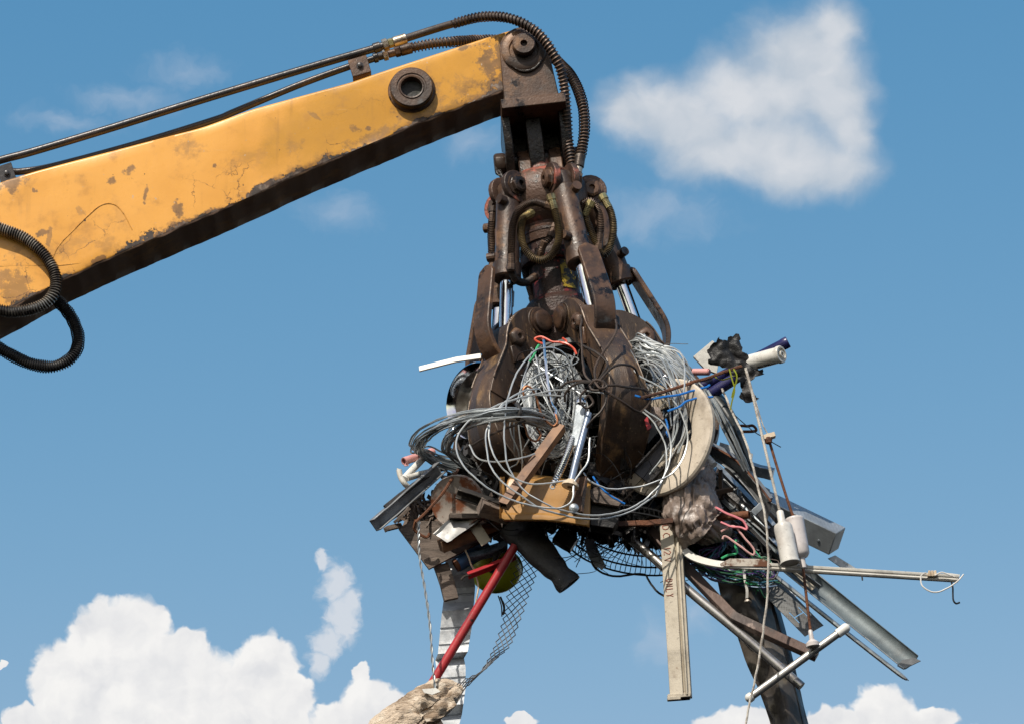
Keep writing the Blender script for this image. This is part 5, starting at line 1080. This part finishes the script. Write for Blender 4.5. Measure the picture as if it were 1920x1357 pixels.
for pts in ([(1334, 703), (1345, 711), (1360, 710), (1378, 704)], [(1366, 692), (1370, 712), (1376, 730), (1373, 750), (1369, 768)], [(1374, 692), (1379, 706), (1377, 725), (1371, 745)]):
    q = spl(PX(pts, .46), 6); b.sheet(lambda u, v, q=q: q[min(len(q) - 1, int(u * (len(q) - 1) + .5))] + Vector((.006 * v + .004 * math.sin(u * 6), .004 * v, .004 * math.cos(u * 5) * v)), len(q) - 1, 1, .001)
one('lime_ribbon', 'knotted lime green ribbon under the navy tubes', 'ribbon', b, 'lime_ribbon')
b = MB(); q = spl(PX([(1318, 735, .12), (1340, 752, .18), (1364, 785, .22), (1384, 826, .24), (1398, 862, .24), (1408, 884, .22)], 0), 6)
b.sheet(lambda u, v: q[min(len(q) - 1, int(u * (len(q) - 1) + .5))] + Vector((.075 * (v - .5) * (1.15 - u * .75), -.05 * math.sin(v * 3) * 1, .05 * (v - .5) * (1 - u * .6))), len(q) - 1, 8, .004); one('rubber_sheet', 'hanging tongue of dark rubber sheet at the right of the claw', 'rubber sheet', b, 'rubber_sheet')
WB = root('wire_strands', 'grey wire strands lying along the dark rubber sheet', 'wire', P(1360, 790, .3))
for k in range(12):
    o = rc.uniform(-1, 1)
    wire('strand', None, None, [(1322 + o * 5, 728 + o * 4, .30), (1342 + o * 7, 762, .33), (1362 + o * 9, 800 + rc.gauss(0, 3), .33), (1382 + o * 8, 842, .32), (1400 + o * 6, 880 + rc.gauss(0, 6), .28)], 0, 1.1, 'galvanised_wire', parent=WB, sides=5)
wire('bent_wire', 'rusty bent wire frame sticking out right of the rubber sheet', 'frame', [(1360, 809, .05), (1400, 808, .05), (1417, 806, .05), (1412, 797, .05), (1400, 797, .05), (1375, 799, .05)], 0, 2.8, 'rust_steel')
wire('thin_black_strand', 'single thin dark strand dangling right of the rubber sheet', 'wire', [(1352, 748, .35), (1385, 785, .36), (1420, 812, .38), (1464, 838, .4)], 0, .9, 'thin_black_wire')

# ---- right: sheet metal, sections and pipes
plate('zinc_plate', 'flat zinc plate with red marks behind the rubber sheet', 'plate', [(1350, 828), (1382, 838), (1412, 850), (1408, 878), (1380, 872), (1345, 856)], -.12, .006, mat('zinc_red_marks', (.44, .47, .48), .45, .6, ((.30, .33, .35), 6, .42, .62), [((.45, .05, .04), 16, .66, .70, .6, 0)]))
bar('steel_offcut', 'short grey steel slat ending in the sky, right of the hook channel', 'slat', (1360, 862, -.08), (1449, 888, -.05), RECT(20, 20), 'galvanised', -16)
HC = root('hook_channel', 'long rusty edged steel channel with a bent hooked end', 'channel', P(1400, 900, .2))
bar('web', None, None, (1318, 838, .15), (1440, 944, .28), CH(26, 16, 2.5), 'rough_grey_sheet', -35, parent=HC, bend=lambda f: Vector((0, 0, .05 * math.sin(f * 3.14))), nseg=8)
plate('end_plate', None, None, [(1443, 938), (1448, 944), (1436, 984), (1420, 965), (1424, 948)], .30, .012, 'dark_metal', parent=HC)
bar('tab', None, None, (1412, 962, .30), (1430, 944, .30), RECT(12, 3), 'galvanised', 0, parent=HC)
bar('rust_edge', None, None, (1322, 832, .19), (1446, 940, .32), RECT(4, 4), 'rust_steel', 0, parent=HC, bend=lambda f: Vector((0, 0, .052 * math.sin(f * 3.14))), nseg=8)
PB = root('perforated_beam', 'wide perforated zinc box section sticking out far to the right', 'box section', P(1480, 975, -.1))
A, B = P(1330, 898, -.16), P(1570, 1014, -.02); b = MB(); extr(b, A, B, RECT(46, 44), rad(-24)); obj('section', b, MATS['perforated_zinc'], PB, bevel=.003)
for f in (.62, .78, .9):
    t, s, n = frm(A, B, rad(-24)); b = MB(); b.lathe([(.008, 0), (.007, .004), (0.0005, .006)], A.lerp(B, f) + n * 22 * U + s * 6 * U, n, 10, cap=False); obj('rivet', b, MATS['galvanised'], PB)
plate('tail_strip', 'pale flat strip under the tip of the perforated box section', 'strip', [(1552, 1046), (1566, 1040), (1608, 1066), (1594, 1068), (1584, 1068)], -.06, .006, 'galvanised')
SB = root('strip_bundle', 'bundle of thin dark grey steel strips ending beside the bottles', 'steel strips', P(1400, 960, .1))
for k in range(13):
    o = k - 6
    bar('strip', None, None, (1338 + rc.gauss(0, 3), 905 + o * 3.4, .10 + rc.gauss(0, .02)), (1450 + o * 1.0 + rc.gauss(0, 5), 1012 + o * 3.6, .16 + rc.gauss(0, .02)), RECT(7, 2), 'galvanised' if k % 3 == 0 else 'dark_metal', rc.uniform(-30, 40), parent=SB, bevel=0)
SB2 = root('strip_bundle', 'loose sheaf of galvanised strips lying along the top of the gutter', 'steel strips', P(1440, 1020, .1))
for k in range(16):
    o = k - 8
    bar('strip', None, None, (1330 + rc.gauss(0, 12), 915 + o * 6 + rc.gauss(0, 4), .02 + rc.gauss(0, .05)), (1450 + rc.gauss(0, 30) + k * 5, 1020 + o * 5 + k * 4 + rc.gauss(0, 5), .10 + rc.gauss(0, .04)), RECT(rc.uniform(5, 15), rc.uniform(1.5, 4)), ('galvanised', 'dark_metal', 'rough_grey_sheet', 'galvanised')[k % 4], rc.uniform(-50, 50), parent=SB2, bevel=0)
debris('sheet_offcuts', 'crumpled grey and black offcuts packed behind the brown plastic bag', 'debris', 'rough_grey_sheet', [(1370, 975, -.05, 60, 55, .15), (1330, 1010, .05, 50, 35, .15), (1420, 1040, .0, 40, 40, .1)], 130, ((.06, .26), (.015, .06), (.002, .006)), 15)
debris('black_scraps', 'black scraps hanging under the right side of the heap', 'debris', 'dark_metal', [(1330, 1015, .1, 70, 30, .15), (1390, 1050, .0, 60, 40, .12), (1200, 985, .15, 90, 22, .2)], 170, ((.05, .22), (.01, .05), (.003, .012)), 16)
GU = root('half_round_gutter', 'long half round galvanised gutter pointing down to the right', 'gutter', P(1590, 1130, .1))
A, B = P(1360, 962, -.05), P(1708, 1243, .18); b = MB(); arc = [(20 * math.cos(a), -13 * math.sin(a) + 5) for a in [math.pi * k / 14 for k in range(15)]]; arc2 = [(x * .93, y * .9 + 1) for x, y in arc[::-1]]
extr(b, A, B, arc + arc2, rad(28), 1); obj('trough', b, mat('gutter_zinc', (.15, .18, .19), .5, .25, [((.08, .10, .11), 3, .42, .62), ((.24, .27, .28), 9, .58, .74)], [((.28, .25, .2), 7, .64, .72, .6, .1)], [(20, .12)]), GU, bevel=0)
b = MB(); t, s, n = frm(A, B, rad(28)); b.tube([A + s * 20 * U + n * 5 * U, B + s * 20 * U + n * 5 * U], 1.5 * U, 6); obj('bead', b, MATS['galvanised'], GU)
plate('end_crimp', None, None, [(1694, 1254), (1727, 1238), (1714, 1232), (1692, 1236), (1682, 1247)], .20, .008, 'rough_grey_sheet', parent=GU)
b = MB(); q = [P(1452, 1078, .24), P(1575, 1176, .27), P(1685, 1262, .29), P(1704, 1275, .29)]; b.tube(spl(q, 6), [4.5 * U] * 13 + [4 * U, 3 * U, 2.4 * U, 1.6 * U, 1.2 * U, .8 * U], 8); one('thin_spar', 'thin pointed grey spar running under the gutter', 'spar', b, 'galvanised')
plate('perforated_strip_end', 'perforated zinc strip end between the gutter and the white rail', 'strip', [(1440, 1020), (1462, 1014), (1574, 1108), (1566, 1126), (1552, 1128)], -.04, .008, 'perforated_zinc')
plate('dirty_strip', 'pale dirty flange along the upper edge of the gutter', 'flange', [(1420, 1010), (1432, 1002), (1520, 1082), (1530, 1100), (1522, 1106)], .08, .005, 'cream_paint')
plate('pale_green_sliver', 'pale green panel sliver under the white rail', 'plastic sheet', [(1392, 1022), (1412, 1028), (1470, 1098), (1468, 1118), (1440, 1096)], .05, .006, mat('pale_green', (.30, .34, .14), .5, 0, ((.2, .22, .10), 8, .45, .65)))
# strip with an H shaped slot
b = MB(); Aq, Bq, Wq = P(1408, 1072, .22), P(1520, 1186, .26), P(1432, 1058, .2) - P(1408, 1072, .22)
Tq = Bq - Aq; wv_ = Wq.normalized() * 44 * U; nq = Tq.cross(wv_).normalized()
if nq.y > 0: nq = -nq
NU, NV = 64, 18
def slot(i, j):
    if 42 <= i <= 52 and j in (4, 13): return True
    if i in (47,) and 5 <= j <= 12: return True
    return False
g0 = lambda i, j: Aq + Tq * (i / NU) + wv_ * (j / NV - .3) + nq * (.004 * math.sin(j / NV * 3.14))
cells = [(i, j) for i in range(NU) for j in range(NV) if not slot(i, j)]
idx = {}; V = []
def vi(i, j):
    if (i, j) not in idx: idx[(i, j)] = len(V); V.append(g0(i, j))
    return idx[(i, j)]
fq = [(vi(i, j), vi(i + 1, j), vi(i + 1, j + 1), vi(i, j + 1)) for i, j in cells]; n0 = len(V); cs_ = set(cells)
fq2 = [tuple(n0 + x for x in reversed(f)) for f in fq]; sidef = []
for (i, j) in cells:
    for (di, dj, a, c_) in ((-1, 0, (i, j), (i, j + 1)), (1, 0, (i + 1, j), (i + 1, j + 1)), (0, -1, (i, j), (i + 1, j)), (0, 1, (i, j + 1), (i + 1, j + 1))):
        if (i + di, j + dj) not in cs_: x, y = vi(*a), vi(*c_); sidef.append((x, y, y + n0, x + n0))
b.add(V + [p - nq * .003 for p in V], fq + fq2 + sidef); one('slotted_strip', 'dark perforated strip with an H shaped slot at its end', 'strip', b, 'perforated_grey')
# tall dark sheets hanging down
def hang(name, label, m, L_, R__, d0, amp, seed):
    b = MB(); l = spl(PX(L_, d0), 6); r = spl(PX(R__, d0), 6); n = min(len(l), len(r)) - 1
    b.sheet(lambda u, v: l[int(u * n + .5)].lerp(r[int(u * n + .5)], v) + Vector((0, -.07 * (1 - abs(v * 1.55 - .85) / .85) + amp * mnoise.noise(Vector((u * 5 + seed, v * 1.6, 0))) + .4 * amp * mnoise.noise(Vector((u * 13 + seed, v * 4, 5))), 0)), n, 12, .004)
    return one(name, label, 'sheet', b, m)
hang('bronze_sheet', 'long buckled bronze coloured sheet hanging to the bottom edge', 'bronze_sheet', [(1345, 1085), (1362, 1140), (1392, 1220), (1425, 1300), (1450, 1375), (1490, 1500)], [(1425, 1085), (1448, 1150), (1465, 1220), (1488, 1300), (1506, 1375), (1540, 1500)], .12, .06, 3)
hang('dark_sheet', 'narrow black sheet hanging behind the bronze sheet', 'dark_metal', [(1415, 1090), (1436, 1150), (1455, 1220), (1475, 1300), (1494, 1375), (1530, 1500)], [(1440, 1100), (1462, 1150), (1480, 1220), (1500, 1300), (1518, 1375), (1552, 1500)], .02, .03, 9)
b = MB(); q = spl(PX([(1110, 960, .18), (1160, 992, .22), (1225, 1045, .27), (1290, 1105, .32), (1380, 1180, .36), (1450, 1240, .38), (1503, 1286, .40)], 0), 8); b.tube(q, 8.5 * U, 16); one('steel_tube', 'bright bare steel tube slanting down to the right', 'tube', b, mat('bare_tube', (.50, .48, .46), .3, .75, [((.30, .27, .25), 6, .45, .65)], [((.14, .09, .06), 10, .62, .72, .6, .1)]))
b = MB(); rings = []
for (x, y, d_), (w, h) in zip([(1195, 970, .2), (1290, 1068, .3), (1366, 1148, .36), (1376, 1157, .37), (1388, 1163, .38), (1450, 1192, .40), (1532, 1229, .42)], [(18, 14)] * 7): rings.append(P(x, y, d_))
F = frames(rings); b.loft([[p + f[1] * a * U + f[2] * c_ * U for a, c_ in RECT(16, 18)] for p, f in zip(rings, F)]); one('bent_angle', 'rusty brown steel bar bent once above the bronze sheet', 'bar', b, mat('rusty_brown_bar', (.10, .06, .045), .55, .2, ((.05, .035, .03), 5, .42, .6), [((.30, .22, .18), 10, .6, .7, .6, 0)], [(30, .3)]), bevel=.002)
CT = root('capped_tube', 'chromed tube with white rubber caps on both ends', 'tube', P(1495, 1240, .45))
A, B = P(1406, 1307, .46), P(1585, 1177, .48); b = MB(); b.tube([A, B], 7 * U, 16); obj('tube', b, mat('worn_chrome', (.52, .50, .47), .38, .7, ((.4, .36, .32), 7, .5, .7), [((.22, .10, .04), 8, .62, .70, .7, .1)]), CT)
for e, o in ((A, B), (B, A)):
    t = (e - o).normalized(); b = MB(); Lc = .045 if e == B else .012
    b.lathe([(8.4 * U, -Lc), (8.8 * U, 0), (8.6 * U, .008), (6.5 * U, .016), (3 * U, .021), (0.0005, .022)], e, t, 20, cap=False); obj('cap', b, MATS['white_plastic'], CT)
# the fluted post with red pen lettering
PO = root('metal_post', 'cream painted metal post with red handwriting hanging straight down', 'post', P(1270, 1150, .5))
A, B = P(1257, 972, .36), P(1277, 1306, .40); prof = [(-20, 8), (4, 13), (6, 8), (9, 13), (12, 14), (14, 9), (18, 9), (20, -12), (-18, -14)]
t, s, n = frm(A, B, 0)
sg = 1 if s.x > 0 else -1
prof = [(x * sg, y) for x, y in prof]; b = MB(); extr(b, A, B, prof, 0); obj('section', b, MATS['cream_paint'], PO, bevel=.0012)
b = MB(); b.box(P(1273, 1306, .40) + n * .0, Vector((.052, 0, .004)), Vector((0, .03, 0)), Vector((0, 0, .010))); b.box(P(1264, 1309, .435), Vector((.030, 0, .002)), Vector((0, .012, 0)), Vector((0, 0, .009))); obj('wooden_foot', b, MATS['cream_paint'], PO, bevel=.003)
e0, e1 = A + s * sg * -20 * U + n * 8 * U, A + s * sg * 4 * U + n * 13 * U; fx = (e1 - e0).normalized(); fn = fx.cross(t).normalized()
if fn.dot(n) < 0: fn = -fn
STK = {'D': [[(0, 0), (0, 1), (.6, .8), (.7, .4), (.5, .05), (0, 0)]], 'C': [[(.7, .9), (.3, 1), (0, .6), (0, .3), (.3, 0), (.7, .1)]], '1': [[(.3, 0), (.3, 1)]], '2': [[(0, .8), (.3, 1), (.65, .8), (.5, .5), (0, 0), (.7, 0)]], 'V': [[(0, 1), (.35, 0), (.7, 1)]], '.': [[(.2, 0), (.28, .1)]], '-': [[(0, .5), (1.6, .5)]],
       'O': [[(.35, 0), (0, .4), (.2, 1), (.6, .9), (.7, .4), (.35, 0)]], 'N': [[(0, 0), (0, 1), (.6, 0), (.6, 1)]], 'L': [[(0, 1), (0, 0), (.6, 0)]], 'Y': [[(0, 1), (.35, .5), (.7, 1)], [(.35, .5), (.3, 0)]]}
def y2s(y): return (P(1265, y, .38).z - A.z) / t.z
for chs, y0, dy in (('DC', 985, 15), ('12V.', 1026, 13), ('-', 1070, 14), ('ONLY', 1087, 9.5)):
    y = y0
    for ch_ in chs:
        for st in STK[ch_]:
            pts = [e0 + t * (y2s(y) + px_c * dy * .78 * U) + fx * (5.0 + 12.5 * py_c) * U + fn * .0008 for px_c, py_c in st]
            b = MB(); b.tube(pts, .9 * U, 4); obj('lettering', b, MATS['red_ink' if ch_ != '-' else 'black_ink'], PO)
        y += dy * (1 if ch_ not in '1.' else .6)
# shopping bag and small pipes
b = MB(); pth = spl(PX([(1318, 868, .26), (1306, 890, .30), (1297, 918, .34), (1296, 945, .36), (1300, 970, .36), (1306, 985, .35), (1312, 992, .34)], 0), 12); rr = [.03 + .085 * math.sin(min(1, k / 44) * 1.57) for k in range(len(pth))]; rr[-6:] = [.11, .10, .085, .065, .04, .01]
blob(b, pth, rr, 8.0, .016, 8, 110, fold=True); one('plastic_bag', 'crumpled dusty brown plastic bag hanging below the cream reflector', 'plastic bag', b, 'bag_plastic')
b = MB(); pth = spl(PX([(1302, 978, .28), (1322, 985, .30), (1340, 996, .30), (1350, 1008, .29), (1352, 1016, .28)], 0), 6); rr = [.06, .065, .07, .072, .074, .075, .075, .076, .076, .076, .075, .073, .07, .068, .066, .062, .058, .052, .046, .04, .034, .026, .018, .01, .004][:len(pth)]; blob(b, pth, rr, 4.0, .011, 11, 90, fold=True); one('plastic_bag', 'small gathered end of brown plastic beside the rusty pipe', 'plastic bag', b, 'bag_plastic')
b = MB(); b.pipe(P(1405, 964, .42), P(1318, 972, .34), 7.5 * U, .004, 16); one('rusty_pipe', 'short rusty pipe end poking out of the brown bag', 'pipe', b, 'rust_steel')
b = MB(); b.pipe(P(1326, 890, .34), P(1312, 862, .26), 6 * U, .004, 14); one('rusty_pipe', 'tiny rusty pipe stub above the brown bag', 'pipe', b, 'rust_steel')
b = MB(); b.tube([P(1318, 850, .3), P(1338, 872, .33)], 8 * U, 12); one('white_tube_stub', 'short white pipe stub above the brown bag', 'pipe', b, 'white_paint')
wire('pink_wire', 'bright pink bent wire hanger in front of the rusty pipe', 'wire', [(1330, 944, .44), (1360, 960, .46), (1388, 972, .47), (1399, 984, .47), (1400, 992, .47), (1390, 988, .46), (1372, 986, .45), (1352, 978, .44)], 0, 2.2, 'pink_wire')
wire('pink_wire', 'pale pink wire loop below the rusty pipe', 'wire', [(1352, 996, .42), (1375, 985, .44), (1398, 1010, .45), (1414, 1030, .45), (1411, 1040, .45), (1385, 1022, .44), (1360, 1005, .42), (1354, 1010, .42)], 0, 1.9, mat('palepink', (.6, .34, .32), .4))
# coloured cables
CB = root('cable_bundle', 'tangled bundle of thin green, purple and blue cables', 'cables', P(1370, 1070, .3))
cm = ['dkgreen_cable', 'teal_cable', 'purple_cable', 'lightblue_cable', 'green_cable', 'dkgreen_cable', 'purple_cable', 'teal_cable', 'black_wire', 'dkgreen_cable']
for k in range(54):
    j = lambda s: rc.gauss(0, s); o = rc.uniform(-1, 1)
    x1 = 1430 + j(14)
    pts = [(1300 + j(16), 1030 + j(14), .18 + j(.05)), (1318 + j(9), 1058 + o * 9, .25 + j(.03)), (1348 + j(9), 1075 + o * 13, .29 + j(.02)), (1385 + j(8), 1083 + o * 14, .31 + j(.02)), (1412 + j(8), 1084 + o * 16 + j(3), .31 + j(.02)), (x1, 1088 + o * 22 + j(8), .29)]
    if k % 4 == 0: pts = pts + [(x1 + 8, 1060 + j(8), .27), (1400 + j(12), 1040 + j(10), .26)]
    if k % 5 == 1: pts = [(1345 + j(18), 1008 + j(12), .25), (1338 + j(14), 1028 + j(6), .28)] + pts[1:]
    wire('cable', None, None, pts, 0, 1.25, cm[k % len(cm)], parent=CB, n=5, sides=5)
b = MB(); q = spl(PX([(1392, 1062, .34), (1394, 1085, .345), (1398, 1105, .34), (1398, 1120, .33)], 0), 5); b.sheet(lambda u, v: q[int(u * (len(q) - 1) + .5)] + Vector((.012 * v, 0, 0)), len(q) - 1, 1, .001); obj('tie_strip', b, MATS['milky_plastic'], CB)
wire('green_cable', 'vivid green twisted cable above the white rail', 'cable', [(1352, 1046, .36), (1368, 1040, .36), (1382, 1036, .36), (1378, 1022, .36), (1380, 1012, .36)], 0, 2.2, 'green_cable')
# white light batten
RL = root('light_batten', 'long white light batten with a loose terminal block pointing right', 'light batten', P(1560, 1068, .5))
A, B = P(1440, 1062, .46), P(1796, 1084, .52); b = MB(); extr(b, A, B, [(-6.5, -5), (6.5, -5), (6.5, 3), (2.5, 5), (1.5, 3.5), (-.5, 3.5), (-1.5, 5), (-6.5, 5)], rad(12)); obj('rail', b, MATS['white_paint'], RL, bevel=.001)
b = MB(); q = spl(PX([(1272, 1022, .36), (1300, 1044, .40), (1340, 1056, .44), (1390, 1060, .46), (1442, 1062, .46)], 0), 6); F = frames(q); b.loft([[p + f[1] * a * U + f[2] * c_ * U for a, c_ in RECT(4, 15)] for p, f in zip(q, F)]); obj('bent_rail', b, MATS['white_paint'], RL, bevel=.001)
b = MB(); b.prism(PX([(1350, 1056), (1368, 1046), (1432, 1047), (1446, 1058), (1442, 1061), (1352, 1060)], .478), Vector((0, .006, 0))); obj('rusty_patch', b, mat('rust_on_white', (.5, .45, .38), .6, 0, None, [((.12, .045, .02), 12, .44, .54, .8, 0)]), RL)
b = MB(); c_ = P(1748, 1076, .53)
for k in range(3): b.box(c_ + Vector(((k - 1) * .013, 0, .002)), Vector((.0055, 0, 0)), Vector((0, .012, 0)), Vector((0, 0, .014)))
b.box(c_ - Vector((0, 0, .004)), Vector((.022, 0, 0)), Vector((0, .010, 0)), Vector((0, 0, .007))); obj('terminal_block', b, MATS['ivory_plastic'], RL, bevel=.002)
plate('end_bracket', None, None, [(1770, 1072), (1800, 1076), (1797, 1088), (1790, 1090), (1784, 1082), (1768, 1082)], .525, .01, 'white_paint', parent=RL)
wire('lead', None, None, [(1736, 1072, .54), (1727, 1080, .54), (1730, 1098, .55), (1750, 1110, .55), (1772, 1104, .55), (1795, 1088, .54), (1806, 1076, .53)], 0, 1.4, 'milky_plastic', parent=RL)
wire('lead', None, None, [(1784, 1090, .53), (1786, 1108, .53), (1787, 1124, .53), (1792, 1131, .53), (1799, 1129, .53)], 0, 1.7, 'thin_black_wire', parent=RL)
wire('lead', None, None, [(1752, 1078, .545), (1765, 1072, .545), (1778, 1076, .545), (1790, 1080, .545)], 0, 1.3, 'milky_plastic', parent=RL)
wire('pin', None, None, [(1616, 1080, .5), (1617, 1086, .5), (1617, 1087, .5)], 0, 1.6, 'dark_metal', parent=RL)
# float bottles on their lines
def bottle(label, A, B, prof, m, rodpts, rm, rr_):
    r = root('float_bottle', label, 'bottle', P(*A), 'plastic bottles hanging on lines'); t = P(*B) - P(*A); L = t.length
    b = MB(); b.lathe([(q * U, L * z) for q, z in prof], P(*A), t, 28, cap=False); obj('body', b, M_(m), r)
    for pts in rodpts: b = MB(); b.tube(spl(PX(pts, .5), 8), rr_ * U, 8); obj('line', b, M_(rm), r)
    return r
bottle('front milky white bottle with a narrow neck hanging on a cord', (1462, 957, .56), (1482, 1056, .58), [(.2, 0), (5, 0), (6.5, .02), (7, .20), (9, .235), (15, .265), (16.5, .30), (17, .34), (16.5, .62), (17, .95), (18, .955), (18, .99), (15, 1.0), (14, .985), (6, .985), (.2, .985)], 'milky_plastic', [[(1398, 690, .48), (1410, 735, .50), (1425, 800, .52), (1445, 885, .55), (1463, 962, .56)]], 'rope', 2.6)
bottle('rear greyish bottle turned neck down on a rusty rod', (1489, 972, .50), (1507, 1066, .52), [(.2, .01), (3, .01), (4, .02), (16, .02), (17, .0), (18, .02), (17.5, .05), (17, .1), (16.5, .55), (16, .70), (12, .76), (6, .79), (5.5, .98), (3, 1.0), (.2, 1.0)], 'grey_plastic', [[(1443, 828, .48), (1458, 878, .49), (1476, 935, .5), (1490, 976, .5)], [(1506, 1064, .52), (1511, 1110, .52), (1517, 1160, .52), (1521, 1190, .52)]], 'rust_steel', 2.6)
b = MB(); b.lathe([(2.5 * U, 0), (4 * U, .005), (4.5 * U, .045), (9 * U, .055), (12.5 * U, .062), (12.5 * U, .078), (9 * U, .084), (.0005, .084)], P(1519, 1180, .52), P(1525, 1215, .52) - P(1519, 1180, .52), 20, cap=False); one('plastic_plug', 'translucent plastic cap at the foot of the rusty rod', 'cap', b, 'grey_plastic')
bar('wood_block', 'small pale wooden block tied on the cord right of the claw', 'block', (1428, 822, .5), (1453, 814, .5), RECT(9, 12), 'ivory_plastic', 20)
b = MB(); b.lathe([(7 * U, 0), (8 * U, .008), (6 * U, .025), (3 * U, .03)], P(1440, 820, .5), Vector((.1, 0, -1)), 12); one('rusty_weight', 'rusty round weight under the small wooden block', 'weight', b, 'rust_steel')
wire('hanging_rope', 'long pale cord hanging from the navy tubes to the bottom edge', 'cord', [(1354, 728, .40), (1372, 770, .44), (1398, 826, .50), (1416, 890, .56), (1433, 960, .60), (1440, 1030, .62), (1440, 1090, .62), (1434, 1160, .62), (1422, 1240, .62), (1405, 1320, .62), (1390, 1390, .62)], 0, 2.2, 'rope')
wire('hanging_string', 'hair thin cord beside the long pale cord', 'cord', [(1412, 735, .50), (1428, 790, .50), (1440, 815, .50)], 0, 1.1, 'rope')
# fan guard
FG = root('fan_guard', 'black wire fan guard hanging under the heap left of the post', 'fan guard', P(1190, 1010, .1))
def fg(a, r, h): return P(1190 + 132 * r * math.cos(a), 1000 - h * 60 + 58 * r * math.sin(a) * -1 + 16 * math.cos(a) * r, .12 + .30 * r * math.sin(a))
for r, h in ((1.0, -.30), (.97, -.08), (.80, .10), (.60, .22), (.40, .30)):
    b = MB(); b.tube([fg(2 * math.pi * k / 40, r, h) for k in range(40)], 1.9 * U, 6, closed=True); obj('ring', b, MATS['thin_black_wire'], FG)
for k in range(88):
    a = 2 * math.pi * k / 88; b = MB(); b.tube(spl([fg(a, 1.0, -.30), fg(a + .02, .99, -.08), fg(a + .06, .80, .10), fg(a + .12, .6, .22), fg(a + .2, .40, .30)], 3), .8 * U, 4); obj('spoke', b, MATS['thin_black_wire'], FG)
wire('black_cable', 'black cable sagging under the fan guard', 'cable', [(1108, 1052, .2), (1122, 1068, .2), (1155, 1080, .2), (1205, 1075, .2), (1216, 1085, .2), (1230, 1105, .22), (1252, 1119, .26), (1275, 1124, .28)], 0, 2.0, 'thin_black_wire')
plate('grey_fin', 'bent grey metal fin hanging in the fan guard', 'fin', [(1095, 1010), (1112, 1008), (1136, 1060), (1128, 1068), (1122, 1062), (1116, 1068), (1100, 1035)], .2, .004, 'rough_grey_sheet')
bar('dark_motor', 'dark cable clamp hanging under the ochre casing', 'clamp', (1042, 1002, .3), (1076, 1022, .3), RECT(26, 22), 'dark_metal', 20)
